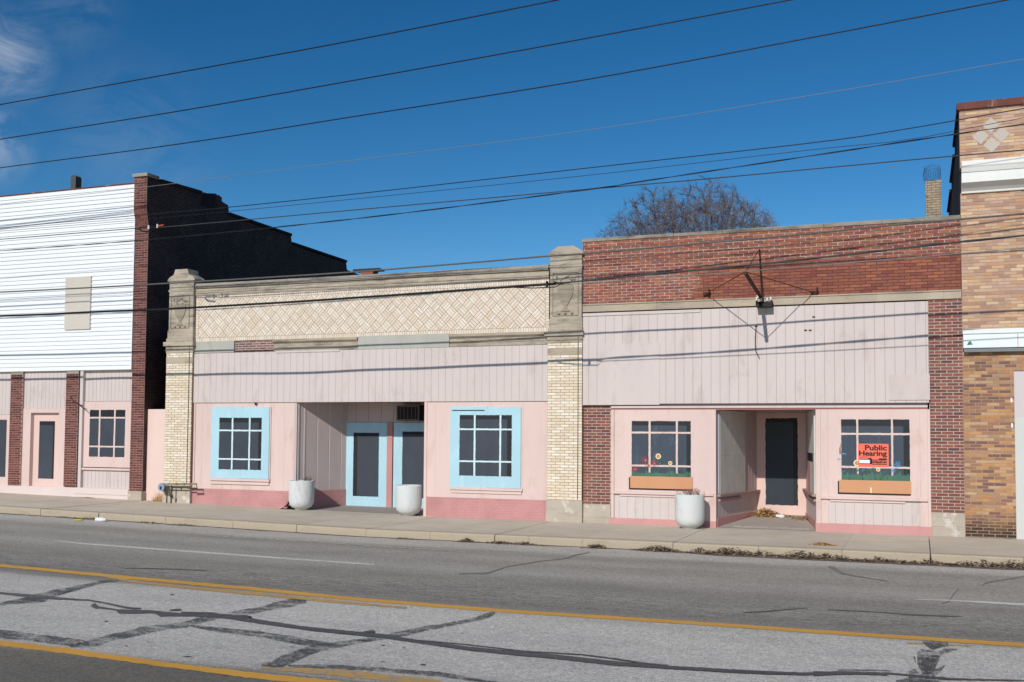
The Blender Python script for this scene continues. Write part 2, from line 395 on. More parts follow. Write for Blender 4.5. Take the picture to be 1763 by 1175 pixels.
def bricks(mb, x0, x1, z0, z1, y, L=0.232, H=0.0705, j=0.013, holes=(), proj=None, off=0.0, jit=0.0015, mb0=0, mm=1, depth=0.1, header=0):
    """running-bond wall face at y, every brick a loose box standing 6 mm out of a mortar sheet"""
    mb.box(x0, x1, y+0.006, y+depth, z0, z1, mm)
    n = max(1, round((z1-z0)/H)); h = (z1-z0)/n
    for r in range(n):
        a, b = z0+r*h+j/2, z0+(r+1)*h-j/2
        yy = y + (proj(r, n) if proj else 0)
        hd = header and r % header == header//2
        LL = L/2 if hd else L
        x = x0 - ((r % 2)*LL/2 + off)
        while x < x1:
            p, q = max(x, x0)+j/2, min(x+LL, x1)-j/2
            x += LL
            if q-p < 0.02: continue
            cx, cz = (p+q)/2, (a+b)/2
            if any(hx0 < cx < hx1 and hz0 < cz < hz1 for hx0, hx1, hz0, hz1 in holes): continue
            t = random.uniform(-jit, jit)
            brick(mb, p+random.uniform(-.001, .001), q+random.uniform(-.001, .001), a+random.uniform(-.0008, .0008), b+random.uniform(-.0008, .0008), yy+t, 0.008+(y-yy if proj else 0), mb0)
def grooved(mb, x0, x1, z0, z1, y, t=0.02, pitch=0.205, gw=0.008, gd=0.005, m=0, mg=1, off=0.0, jit=0.1):
    xs = []; x = x0+pitch*(0.6+off)
    while x < x1-0.04: xs.append(x+random.uniform(-jit, jit)*pitch*0.15); x += pitch
    pr = [(x0, y)]
    for c in xs: pr += [(c-gw/2, y), (c-gw/4, y+gd), (c+gw/4, y+gd), (c+gw/2, y)]
    pr += [(x1, y)]
    for i in range(len(pr)-1):
        a, b = pr[i], pr[i+1]
        mb.add([(a[0], a[1], z0), (b[0], b[1], z0), (b[0], b[1], z1), (a[0], a[1], z1)], [(0, 1, 2, 3)], m if abs(a[1]-y)+abs(b[1]-y) < 1e-6 and b[0]-a[0] > gw*0.7 else mg)
    mb.box(x0, x1, y+gd+0.001, y+t, z0, z1, m)
    e = 0.0006
    mb.add([(x0, y, z0), (x0, y+gd, z0), (x0, y+gd, z1), (x0, y, z1)], [(0, 1, 2, 3)], m)
    mb.add([(x1, y, z0), (x1, y+gd, z0), (x1, y+gd, z1), (x1, y, z1)], [(0, 3, 2, 1)], m)
    mb.add([(x0, y, z0), (x1, y, z0), (x1, y+gd, z0), (x0, y+gd, z0)], [(0, 1, 2, 3)], m)
    mb.add([(x0, y, z1), (x1, y, z1), (x1, y+gd, z1), (x0, y+gd, z1)], [(3, 2, 1, 0)], m)
def ragged(mb, x0, x1, z0, z1, y, t, m, amp=0.004, seg=0.06):
    """a brush-painted rectangle: its edges wander"""
    def side(a, b, n):
        return [(a[0]+(b[0]-a[0])*i/n+random.uniform(-amp, amp), a[1]+(b[1]-a[1])*i/n+random.uniform(-amp, amp)) for i in range(n)]
    nx = max(1, int((x1-x0)/seg)); nz = max(1, int((z1-z0)/seg))
    poly = side((x0, z0), (x1, z0), nx)+side((x1, z0), (x1, z1), nz)+side((x1, z1), (x0, z1), nx)+side((x0, z1), (x0, z0), nz)
    mb.xz(poly, y-t, y, m)
def clip(poly, x0, x1, z0, z1):
    for ax, v, sg in ((0, x0, 1), (0, x1, -1), (1, z0, 1), (1, z1, -1)):
        out = []
        for i in range(len(poly)):
            a, b = poly[i-1], poly[i]; da, db = (a[ax]-v)*sg, (b[ax]-v)*sg
            if (da >= 0) != (db >= 0):
                t = da/(da-db); out.append((a[0]+(b[0]-a[0])*t, a[1]+(b[1]-a[1])*t))
            if db >= 0: out.append(b)
        poly = out
        if len(poly) < 3: return None
    return poly

# ---------------------------------------------------------------- ground
YK = -3.80            # street edge of the pavement
ZR = -0.17            # road below pavement
XS = [-140, -90, -60, -45, -34] + [-34+i*1.0 for i in range(1, 60)] + [40, 70, 120]
def sheet(y0, y1, z, name, m, dz=0.0, thick=0.0):
    mb = MB(); vs = []; n = len(XS)
    for x in XS: vs += [(x, y0, z+hx(x)), (x, y1, z+dz+hx(x))]
    mb.add(vs, [(2*i, 2*i+2, 2*i+3, 2*i+1) for i in range(n-1)])
    return struct(mb.build(name, m))
s = NT('soil', 0.95); m_ground = s.done(s.mix(s.rng(s.noise(0.6, 8, 0.7), 0.35, 0.7), lin((92, 86, 70)), lin((124, 116, 92))))
mb = MB(); mb.add([(-600, -600, -0.45), (600, -600, -0.45), (600, 900, -0.45), (-600, 900, -0.45)], [(0, 1, 2, 3)]); struct(mb.build('ground', m_ground))
# road surface: lane tones, tyre-polished tracks, chippings, wear
s = NT('asphalt', 0.85)
q = s.xyz()
wob = s.math('ADD', q[1], s.rng(s.noise(0.35, 4, 0.6, (0.25, 1, 1)), 0, 1, -0.22, 0.22, False))
cr = s.n('ShaderNodeValToRGB'); cr.color_ramp.interpolation = 'B_SPLINE'
pts = [(-19.0, 102), (-16.1, 104), (-15.95, 106), (-15.75, 174), (-14.6, 180), (-12.6, 184), (-11.75, 180), (-11.55, 122), (-10.9, 128), (-10.2, 144), (-9.5, 134), (-8.9, 130), (-8.2, 156), (-7.7, 150), (-7.0, 134), (-6.3, 156), (-5.7, 132), (-5.25, 144), (-5.0, 166), (-3.9, 170)]
y0r, y1r = -19.0, -3.8
e = cr.color_ramp.elements
while len(e) < len(pts): e.new(0.5)
for i, (y, g) in enumerate(pts): e[i].position = (y-y0r)/(y1r-y0r); e[i].color = lin((g+5, g, g-9))+(1,)
s.l(s.rng(wob, y0r, y1r, 0, 1, False), cr.inputs[0])
agg = s.noise(26, 5, 0.9); agg2 = s.noise(13, 5, 0.85); agg3 = s.noise(1.3, 6, 0.7, (0.35, 1, 1)); agg4 = s.noise(5.0, 7, 0.75, (0.25, 1, 1))
col = s.mix(s.rng(agg, 0.32, 0.66, 0, 1, False), cr.outputs[0], (0.52, 0.52, 0.52), 'MULTIPLY')
col = s.mix(s.rng(agg2, 0.4, 0.62, 0, .5, False), col, (0.62, 0.62, 0.63), 'MULTIPLY')
bt = s.n('ShaderNodeVectorMath', operation='SCALE'); bt.inputs['Scale'].default_value = 1.95; s.l(col, bt.inputs[0]); col = bt.outputs[0]
vo = s.n('ShaderNodeTexVoronoi'); vo.inputs['Scale'].default_value = 55; s.l(s.tc.outputs['Object'], vo.inputs['Vector'])
col = s.mix(s.rng(vo.outputs['Distance'], 0.45, 0.75, 0, 0.45), col, (0.35, 0.35, 0.36), 'MULTIPLY')
col = s.mix(s.rng(agg3, 0.4, 0.68, 0, 0.5), col, (0.72, 0.72, 0.74), 'MULTIPLY')
# fine map cracking beside the yellow line
crk = s.rng(s.math('ABSOLUTE', s.math('SUBTRACT', agg4, 0.5)), 0.0, 0.022, 1, 0)
zone = s.math('MULTIPLY', s.rng(q[1], -11.4, -11.1), s.rng(q[1], -9.3, -10.0))
col = s.mix(s.math('MULTIPLY', crk, s.math('MULTIPLY', zone, 0.75)), col, lin((58, 56, 56)))
s.bump(s.math('ADD', agg2, agg), 0.5, 0.008)
m_road = s.done(col)
sheet(-23.2, YK+0.02, ZR, 'road', m_road)
s = NT('pavement_concrete', 0.9)
f1 = s.noise(0.8, 6, 0.65); f2 = s.noise(60, 3, 0.8); f3 = s.noise(3.2, 7, 0.72, (0.5, 1.3, 1))
c = s.mix(s.rng(f1, 0.3, 0.7), lin((202, 189, 170)), lin((217, 205, 187)))
c = s.mix(s.rng(f2, 0.35, 0.8, 0, 0.75), c, lin((168, 156, 139)))
c = s.mix(s.rng(f3, 0.5, 0.72, 0, 0.5), c, lin((166, 155, 141)))
g = s.n('ShaderNodeNewGeometry'); isl = s.rng(g.outputs['Random Per Island'], 0, 1, 0.0, 0.5, False)
c = s.mix(isl, c, (0.9, 0.9, 0.92), 'MULTIPLY')
s.bump(f2, 0.4, 0.004); m_conc = s.done(c)
s = NT('kerb_concrete', 0.9)
f2 = s.noise(55, 3, 0.8); f3 = s.noise(2.6, 7, 0.72, (0.6, 1, 2))
c = s.mix(s.rng(f2, 0.3, 0.8), lin((190, 176, 154)), lin((160, 146, 124)))
c = s.mix(s.rng(f3, 0.5, 0.7, 0, 0.55), c, lin((158, 142, 120)))
z = s.xyz()[2]
s.bump(f2, 0.4, 0.004); m_kerb = s.done(c)
joints_px = [(2, 869), (79, 876), (159, 884), (258, 893), (363, 902), (483, 908), (614, 914), (726, 919), (848, 922), (906, 925), (995, 930), (1151, 938), (1299, 946), (1448, 950), (1602, 953)]
jx = [G(a, b).x for a, b in joints_px]
full = [(jx[i], 0.008) for i in range(len(jx))]
jw = {1: 0.012, 2: 0.030, 5: 0.012, 8: 0.020, 11: 0.010, 14: 0.032}
xs = [-60, -50, -42, -36, -32, -29, -26.5, -24.4, -22.6, -20.9, -19.3] + jx + [9.4, 10.9, 12.4, 13.9, 15.4, 17, 19, 22, 26, 32, 40, 60]
xs = sorted(x for x in xs)
mbS = MB(); mbK = MB()
def slab(mb, x0, x1, y0, y1, zt, zb, rnd=0.0):
    n = max(1, int((x1-x0)/1.0)); 
    for i in range(n):
        a, b = x0+(x1-x0)*i/n, x0+(x1-x0)*(i+1)/n
        A, B = hx(a), hx(b)
        if rnd:
            pr = [(y1, zb), (y0, zb), (y0-0.0, zt-rnd), (y0+rnd*0.35, zt-rnd*0.3), (y0+rnd, zt), (y1, zt)]
        else: pr = [(y1, zb), (y0, zb), (y0, zt), (y1, zt)]
        k = len(pr)
        vs = [(a, p[0], p[1]+A) for p in pr]+[(b, p[0], p[1]+B) for p in pr]
        fs = [(j, j+k, (j+1) % k+k, (j+1) % k) for j in range(k)]
        if i == 0: fs.append(list(reversed(range(k))))
        if i == n-1: fs.append([k+j for j in range(k)])
        mb.add([(v[0], v[1], v[2]) for v in vs], fs)
main = set(round(jx[i], 4) for i in (0, 1, 2, 4, 5, 6, 8, 10, 11, 12, 13, 14))
for i in range(len(xs)-1):
    a, b = xs[i], xs[i+1]
    wa = jw.get(jx.index(a) if a in jx else -1, 0.007); wb = jw.get(jx.index(b) if b in jx else -1, 0.007)
    dz = random.uniform(-0.004, 0.004)
    slab(mbK, a+wa/2, b-wb/2, YK-random.uniform(0, .006), YK+0.30, 0.0+dz, -0.3, 0.028)
    slab(mbS, a+wa/2*0.6, b-wb/2*0.6, YK+0.303, 0.40, 0.001+dz, -0.2)
struct(mbS.build('pavement', m_conc)); struct(mbK.build('kerb', m_kerb, smooth=False))
mb = MB(); vs = []
for x in XS: vs += [(x, YK+0.03, -0.08+hx(x)), (x, 0.5, -0.08+hx(x))]
mb.add(vs, [(2*i, 2*i+2, 2*i+3, 2*i+1) for i in range(len(XS)-1)]); struct(mb.build('pavement_bed', m_dirt))
# near pavement behind the photographer
mb = MB(); slab(mb, -60, 60, -29, -23.2, -0.02, -0.3); struct(mb.build('near_pavement', m_conc))

# road markings, sealed cracks, dirt: thin sheets on the road
def ribbon(mb, pts, zoff, jit=0.0, seg=14, m=0):
    """pts: (px, top, bottom) in the photograph, laid on the road"""
    L = []
    for i in range(len(pts)-1):
        a, b = pts[i], pts[i+1]; n = max(1, int(abs(b[0]-a[0])/seg))
        for k in range(n):
            t = k/n; L.append([a[j]+(b[j]-a[j])*t for j in range(3)])
    L.append(list(pts[-1]))
    vs = []
    for x, t, b in L:
        A = G(x, t+random.uniform(-jit, jit), ZR+zoff); B = G(x, b+random.uniform(-jit, jit), ZR+zoff)
        A.z = ZR+zoff+hx(A.x); B.z = ZR+zoff+hx(B.x)
        vs += [tuple(A), tuple(B)]
    mb.add(vs, [(2*i, 2*i+1, 2*i+3, 2*i+2) for i in range(len(L)-1)], m)
def strip(mb, x0, x1, y, w, zoff, jit=0.0, m=0):
    n = max(1, int((x1-x0)/0.25)); vs = []
    for i in range(n+1):
        x = x0+(x1-x0)*i/n; z = ZR+zoff+hx(x)
        vs += [(x, y-w/2+random.uniform(-jit, jit), z), (x, y+w/2+random.uniform(-jit, jit), z)]
    mb.add(vs, [(2*i, 2*i+2, 2*i+3, 2*i+1) for i in range(n)], m)
def worn_paint(name, rgb, under, th=0.60, sc=9):
    s = NT(name, 0.7); f = s.noise(sc, 8, 0.8); f2 = s.noise(60, 3, 0.8); f3 = s.noise(1.2, 4, 0.6)
    c = s.mix(s.rng(f3, 0.3, 0.7), lin(rgb), shade(lin(rgb), 0.85))
    c = s.mix(s.rng(f2, 0.35, 0.8, 0, 0.6), c, shade(lin(rgb), 0.62))
    c = s.mix(s.rng(f, th, th+0.05, 0, 0.9), c, lin(under)); s.bump(f2, 0.4, 0.004); return s.done(c)
m_yel = worn_paint('yellow_road_paint', (232, 172, 72), (104, 92, 74), 0.64)
m_yelw = worn_paint('faded_yellow_road_paint', (214, 168, 92), (160, 150, 134), 0.50)
m_wht = worn_paint('white_road_paint', (226, 220, 208), (140, 140, 138), 0.56)
m_whtw = worn_paint('faded_white_road_paint', (196, 191, 180), (136, 136, 134), 0.47)
mb = MB()
ribbon(mb, [(-60, 965.5, 970), (0, 971.5, 976), (200, 990.3, 995.3), (450, 1012.5, 1018), (620, 1029.5, 1035), (850, 1048, 1053.5), (1200, 1070.5, 1076), (1500, 1091, 1096.8), (1763, 1107.5, 1114), (1900, 1117, 1124)], 0.004, 0.35, 9)
ribbon(mb, [(-60, 1094, 1103), (0, 1102.5, 1111.5), (110, 1115.5, 1125), (300, 1142, 1150.5), (450, 1159.5, 1170), (560, 1170, 1180), (700, 1185, 1195)], 0.004, 0.7, 9)
ribbon(mb, [(182, 992, 994), (230, 999, 1003.5), (320, 1009, 1014), (450, 1020.5, 1026), (560, 1032, 1037), (700, 1045, 1048)], 0.0048, 0.4, 9, 1)
ribbon(mb, [(450, 1146, 1152), (500, 1149, 1157), (600, 1154, 1166), (700, 1165, 1176), (760, 1172, 1184)], 0.0048, 0.7, 9, 1)
ribbon(mb, [(1560, 1106, 1108), (1620, 1109, 1110.5), (1675, 1112, 1113)], 0.0052, 0.3, 9, 1)
tag(mb.build('yellow_line', [m_yel, m_yelw]), 'x', 'x'); ob = bpy.data.objects['yellow_line']; del ob['label']; del ob['category']; struct(ob)
mb = MB()
ribbon(mb, [(95, 930.6, 931.6), (150, 935.6, 938), (300, 946.6, 949), (500, 961, 963.6), (644, 971.2, 973.5)], 0.004, 0.15, 12)
ribbon(mb, [(1560, 1031.3, 1032), (1640, 1033, 1035.2), (1763, 1039, 1043), (1900, 1046, 1050)], 0.004, 0.2, 12)
ribbon(mb, [(330, 920.5, 921.6), (450, 926.5, 928.6), (600, 936.3, 938.2), (800, 950, 951.4)], 0.004, 0.15, 12, 1)
struct(mb.build('white_line', [m_wht, m_whtw]))
s = NT('crack_sealant', 0.5)
f = s.noise(18, 6, 0.9); f3 = s.noise(4, 6, 0.7)
c = s.mix(s.rng(f, 0.45, 0.62), lin((66, 66, 70)), lin((98, 98, 99))); s.l(s.rng(s.math('ADD', f, s.rng(f3, 0, 1, -.1, .1, False)), .72, .58), s.b.inputs['Alpha']); m_seal = s.done(c)
s = NT('worn_sealant', 0.7)
f = s.noise(22, 6, 0.95); f3 = s.noise(5, 6, 0.7, (0.4, 1, 1))
k = s.math('ADD', f, s.rng(f3, 0, 1, -0.22, 0.22, False))
c = s.mix(s.rng(k, 0.42, 0.60), lin((80, 80, 82)), lin((138, 137, 134))); s.l(s.rng(k, .60, .40), s.b.inputs['Alpha']); m_sealw = s.done(c)
def R1(L): return [(x/3.918, 960+a/3.918, 960+b/3.918) for x, a, b in L]
def R2(L): return [(450+x/3.918, 960+a/3.918, 960+b/3.918) for x, a, b in L]
def R3(L): return [(1400+x/4.857, 1040+a/4.857, 1040+b/4.857) for x, a, b in L]
mb = MB()
z1, z2 = 0.008, 0.0095
ribbon(mb, [(-60, 1013, 1016)]+R1([(0, 233, 245), (150, 245, 262), (230, 252, 275), (350, 264, 280), (480, 276, 286), (600, 283, 292), (700, 300, 309), (850, 331, 342), (900, 338, 348), (950, 340, 347)]), z2, 0.25, 7)
ribbon(mb, R1([(615, 322, 332), (640, 308, 342), (665, 330, 342), (780, 348, 356), (800, 350, 376), (1040, 357, 376), (1080, 362, 398), (1110, 366, 396), (1300, 380, 396), (1450, 378, 404), (1550, 385, 415), (1763, 421, 447)])+R2([(300, 466, 490), (700, 505, 531), (850, 520, 546), (1050, 556, 576), (1400, 601, 627), (1763, 636, 664)])+[(940, 1125.5, 1132.5), (1060, 1138.5, 1146), (1163, 1147, 1152.2), (1299, 1154.6, 1160.4), (1384, 1158, 1162.5), (1452, 1155.4, 1160), (1537, 1158.5, 1161), (1632, 1167.5, 1170.5), (1763, 1171, 1172.6), (1880, 1178, 1180)], z2, 0.3, 7)
ribbon(mb, R1([(1140, 354, 358), (1180, 346, 360), (1220, 346, 356)]), z2, 0.2, 5)
ribbon(mb, R1([(1220, 366, 372), (1440, 370, 380), (1500, 384, 394)]), z2+.001, 0.2, 6)
ribbon(mb, R1([(1540, 388, 394), (1660, 388, 398), (1695, 398, 410), (1640, 404, 412), (1590, 398, 406)]), z2+.0005, 0.2, 6)
ribbon(mb, R2([(950, 545, 550), (1400, 585, 591), (1763, 628, 634)])+[(1000, 1126, 1127.6), (1060, 1133.5, 1135.6), (1110, 1141, 1143), (1150, 1145, 1146.2)], z2+.001, 0.2, 7)
ribbon(mb, R2([(690, 498, 506), (730, 492, 510), (765, 494, 504)]), z2, 0.3, 4)
ribbon(mb, R2([(1072, 718, 724), (1105, 717, 726)]), z2, 0.1, 4)
for (x, y, w, h) in ((1160, 249, 30, 5), (715, 429, 24, 7), (1000, 571, 26, 3), (850, 595, 26, 4), (1260, 667, 70, 5)):
    ribbon(mb, R1([(x-w/2, y-h*.2, y+h*.2), (x, y-h/2, y+h/2), (x+w/2, y-h*.2, y+h*.2)]), z2, 0.05, 6)
for (x, y, w, h) in ((820, 591, 30, 5), (960, 607, 20, 4), (815, 703, 30, 4), (205, 601, 30, 4), (1355, 511, 20, 3)):
    ribbon(mb, R2([(x-w/2, y-h*.2, y+h*.2), (x, y-h/2, y+h/2), (x+w/2, y-h*.2, y+h*.2)]), z2, 0.05, 6)
ribbon(mb, R3([(0, 562, 600), (200, 568, 590), (420, 575, 590), (620, 588, 598)]), z2+.0005, 0.4, 5)
ribbon(mb, R3([(200, 548, 552), (430, 549, 554), (650, 556, 560)]), z2, 0.2, 5)
struct(mb.build('crack_sealant', m_seal))
mb = MB()
# thin black joints in the far lane
ribbon(mb, [(1425, 1049.4, 1050.2), (1445, 1049.8, 1051.3), (1520, 1054, 1055), (1560, 1057, 1059.2), (1640, 1060.4, 1062), (1655, 1061.4, 1062)], 0.006, 0.1, 8)
ribbon(mb, [(1280, 1054.3, 1055), (1310, 1052.4, 1054.4), (1350, 1049, 1050.6), (1392, 1046.2, 1046.9)], 0.006, 0.1, 8)
ribbon(mb, [(215, 978.3, 979), (260, 978, 979.6), (330, 980.6, 982), (360, 983, 983.7)], 0.006, 0.1, 8)
struct(mb.build('joint_crack', paint('joint_crack_tone', (98, 95, 93), .15, 8)))
mb = MB()
ribbon(mb, R1([(-60, 330, 350), (0, 305, 325), (80, 288, 314), (150, 273, 308), (230, 248, 310), (300, 235, 296), (370, 214, 262), (450, 203, 238), (600, 172, 196), (720, 148, 168), (800, 152, 160)]), z1, 0.5, 6)
ribbon(mb, R1([(470, 590, 604), (560, 570, 606), (640, 545, 598), (780, 510, 555), (870, 492, 540), (950, 465, 520), (1150, 446, 480), (1250, 430, 470), (1350, 402, 440), (1500, 378, 410), (1650, 350, 392), (1763, 333, 366)])+R2([(80, 305, 348), (200, 276, 332), (260, 282, 318), (300, 286, 306)]), z1+.0004, 0.5, 6)
ribbon(mb, R1([(-60, 480, 535), (0, 488, 546), (120, 500, 552), (200, 512, 560), (400, 535, 588), (520, 552, 604), (600, 566, 600)]), z1-.002, 0.6, 6)
ribbon(mb, R1([(1280, 450, 465), (1450, 470, 500), (1763, 498, 536)])+R2([(100, 516, 558), (200, 530, 578), (350, 558, 602), (480, 575, 592)]), z1-.001, 0.5, 6)
ribbon(mb, R2([(0, 713, 728), (70, 700, 742), (140, 660, 738), (250, 622, 690), (350, 590, 645), (480, 572, 616), (600, 556, 588), (750, 538, 562), (850, 515, 546), (1000, 484, 524), (1100, 462, 494), (1200, 450, 476), (1330, 425, 450), (1450, 402, 425), (1520, 372, 410), (1550, 362, 396), (1575, 366, 376)]), z1+.0008, 0.6, 6)
ribbon(mb, R2([(180, 725, 738), (400, 722, 748), (600, 728, 756), (1000, 758, 785), (1200, 772, 802), (1500, 825, 842), (1700, 850, 862)]), z1-.001, 0.5, 6)
ribbon(mb, R3([(870, 400, 500), (900, 375, 560), (950, 385, 600), (1040, 395, 450), (1100, 370, 410), (1205, 374, 384)]), z1, 0.8, 3)
# the dark splash at the right
ribbon(mb, R3([(915, 312, 322), (950, 304, 352), (1000, 306, 386), (1060, 312, 362), (1130, 318, 356)]), z2, 0.8, 3)
ribbon(mb, R3([(838, 436, 445), (850, 440, 480), (858, 470, 490)]), z2, 0.3, 3)
ribbon(mb, R3([(905, 470, 600), (940, 450, 590), (1000, 425, 580), (1045, 425, 480), (1056, 440, 462)]), z2, 1.0, 3)
ribbon(mb, R3([(880, 600, 640), (940, 560, 628), (1000, 548, 618), (1060, 526, 570), (1100, 512, 522)]), z2+.0006, 0.8, 3)
ribbon(mb, R3([(800, 560, 660), (850, 540, 670), (900, 590, 672), (980, 600, 672), (1060, 605, 640), (1145, 622, 636)]), z2+.0012, 0.8, 3)
ribbon(mb, R3([(690, 640, 660), (740, 625, 680), (800, 610, 690), (1000, 640, 700), (1080, 645, 690)]), z2+.0018, 0.8, 3)
struct(mb.build('worn_crack_sealant', m_sealw))
mb = MB()
# faint cross cracks in the far lanes
ribbon(mb, [(790, 987.6, 988.4), (840, 985.6, 988.2), (870, 975.6, 977), (930, 965.8, 967), (975, 960.4, 962.2), (990, 955, 957), (1015, 950.8, 951.8)], 0.006, 0.3, 6)
ribbon(mb, [(1426, 974, 976), (1436, 976, 982), (1450, 985, 989), (1480, 992.4, 994), (1530, 1000.4, 1001.2)], 0.006, 0.3, 6)
ribbon(mb, [(1622, 1038.6, 1039.4), (1634, 1034.6, 1036), (1640, 1023.6, 1027), (1650, 1013.4, 1015)], 0.006, 0.3, 5)
ribbon(mb, [(1690, 1008, 1009), (1699, 1001.6, 1004), (1730, 997.6, 998.8), (1763, 991, 993)], 0.006, 0.3, 5)
struct(mb.build('faint_crack', paint('faint_crack_tone', (126, 123, 119), .15, 8)))

# ---------------------------------------------------------------- white-sided building (left)
ZB = 0.45
bx1 = P(250, 640, -.03).x                                     # its right-hand corner
topz = P(232, 316, -.02).z
W1 = thing('shop_building', 'white sided two storey shop building with dark red brick corner pier at the far left', 'building', (-18.0, 0, 0.2))
xl = -27.0
sx0, sx1, sz0, sz1 = RX(-100, 231, 316, 637.3, -.02)
sx0 = xl; sz0 = P(115, 638.4, -.02).z; sz1 = P(116, 328, -.02).z
mb = MB(); LAP = 0.127; n = int(round((sz1-sz0)/LAP)); LAP = (sz1-sz0)/n
for i in range(n):                                            # lap siding, each board leaning out at its foot
    z = sz0+i*LAP
    mb.add([(sx0, -.042, z), (sx1, -.042, z), (sx1, -.020, z+LAP), (sx0, -.020, z+LAP), (sx0, -.020, z), (sx1, -.020, z)], [(0, 1, 2, 3), (4, 5, 1, 0)])
    d = 0.004 if i % 2 else 0.0
    if d: mb.add([(sx0, -.042-d, z), (sx1, -.042-d, z), (sx1, -.042, z+0.02), (sx0, -.042, z+0.02)], [(0, 1, 2, 3)])
mb.box(sx0, sx1, -.018, 0.10, sz0, sz1)
mb.box(sx1-.03, sx1, -.046, -.019, sz0, sz1)
mb.build('siding', m_white, W1)
mb = MB(); mb.box(sx0, sx1+.02, -.05, 0.35, sz1, sz1+0.03); mb.build('roof_edge', m_rustcap, W1)
# corner pier: plain shaft, corbelled head, capstone
pxL = P(224.5, 750, -.05).x; pxR = P(246.5, 750, -.05).x
zc0, zc1 = P(250, 392, -.05).z, P(250, 352, -.1).z; zt = P(244, 305, -.13).z
fz = P(232, 846, -.05).z
mb = MB()
yP = -.05
bricks(mb, pxL, pxR, fz, zc0, yP, depth=0.02); mb.box(pxL, pxR, yP+.021, .25, fz, zc0, 2)
nc = 8
for i in range(nc):
    z = zc0+(zt-zc0)*0; 
steps = int((zc1-zc0)/0.0677)+1
for i in range(steps):
    z = zc0+i*0.0677; yy = yP-0.10*(1-cos(pi*(i+1)/steps))/2
    mb.box(pxL-0.0, pxR, yy+.006, yy+.02, z, z+0.0677, 1); mb.box(pxL, pxR, yy+.0201, 0.25, z, z+0.0677, 2)
    x = pxL-((i % 2)*0.115)
    while x < pxR:
        p, q = max(x, pxL)+.006, min(x+.232, pxR)-.006; x += .232
        if q-p > .02: brick(mb, p, q, z+.005, z+.0627, yy, .02)
zz = zc0+steps*0.0677
bricks(mb, pxL, pxR, zz, zt, yP-0.10, depth=0.02); mb.box(pxL, pxR, yP-.079, .29, zz, zt, 2)
pier = mb.build('corner_pier', [m_redL, m_redmortarL, m_sidebrick], W1)
mb = MB(); mb.box(pxL-.04, pxR+.05, yP-.15, 0.33, zt, zt+.10); mb.build('cap', m_coping, pier, bevel=.01)
mb = MB(); mb.box(pxL-.02, pxR+.01, yP-.03, 0.2, 0.05, fz); mb.build('foot_stone', m_baseSt, pier)
# the side wall, stepping down towards the back
xw = pxR+0.001
def SW(px, py):
    p = PXp(px, py, xw); return (p.y, p.z)
top = [SW(262, 309), SW(276, 314), SW(346, 334), SW(346, 332.5), SW(372, 333.5), SW(374, 336.5), SW(377, 336), SW(382, 341), SW(382, 347), SW(393, 354), SW(394.5, 371), SW(448, 389.5), SW(501, 407), SW(503, 421.5), SW(548, 437.5), SW(596, 452.5), SW(597.5, 465), SW(640, 481)]
top = [(max(t[0], 0.31) if i == 0 else t[0], t[1]) for i, t in enumerate(top)]
for i in range(1, len(top)):
    if top[i][0] <= top[i-1][0]: top[i] = (top[i-1][0]+0.01, top[i][1])
ye = top[-1][0]
poly = [(0.255, 0.0)]+[(0.255, zt)]+top+[(ye, 0.0)]
mb = MB()
n = len(poly)
mb.add([(xw, y, z) for y, z in poly]+[(xw-.32, y, z) for y, z in poly], [list(range(n)), [n+i for i in reversed(range(n))]]+[(i, i+n, (i+1) % n+n, (i+1) % n) for i in range(n)])
# the coping tiles that overhang it
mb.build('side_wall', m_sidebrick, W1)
mb = MB()
for a, b in ((1, 2), (10, 12), (13, 15)):
    A, B = top[a], top[b]; mb.add([(xw+.05, A[0], A[1]), (xw+.05, B[0], B[1]), (xw-.37, B[0], B[1]), (xw-.37, A[0], A[1]), (xw+.05, A[0], A[1]+.09), (xw+.05, B[0], B[1]+.09), (xw-.37, B[0], B[1]+.09), (xw-.37, A[0], A[1]+.09)],
           [(0, 1, 5, 4), (1, 2, 6, 5), (2, 3, 7, 6), (3, 0, 4, 7), (4, 5, 6, 7), (3, 2, 1, 0)])
mb.build('wall_coping', m_tarwall, W1)
mb = MB(); A = SW(346, 334); B = SW(372, 335); mb.box(xw-.28, xw+.02, A[0]+.1, B[0], A[1]-.35, SW(352, 332)[1]); mb.build('chimney', m_tarwall, W1)
mb = MB(); mb.box(xl, xw-.33, 0.6, ye, 0, min(t[1] for t in top)-.3); mb.box(xl, xw-.34, 0.61, 9.0, 0, sz1-.6); mb.build('roof', m_roof, W1)
# grey stub on the roof
a = P(127.5, 326, 1.2); b = P(136.5, 303, 1.2)
mb = MB(); mb.xz([(a.x, a.z-.6), (b.x, a.z-.6), (b.x, b.z-.06), (b.x-.05, b.z-.01), (a.x+.06, b.z), (a.x, b.z-.07)], 1.05, 1.3); mb.build('vent_stack', paint('weathered_grey_wood', (92, 90, 86), .3, 6), W1)
# beige board over an upstairs window
x0, x1, z0, z1 = RX(112, 155.5, 477, 567.5, -.07)
mb = MB(); mb.box(x0, x1, -.075, -.036, z0, z1); mb.build('window_board', m_beige, W1)
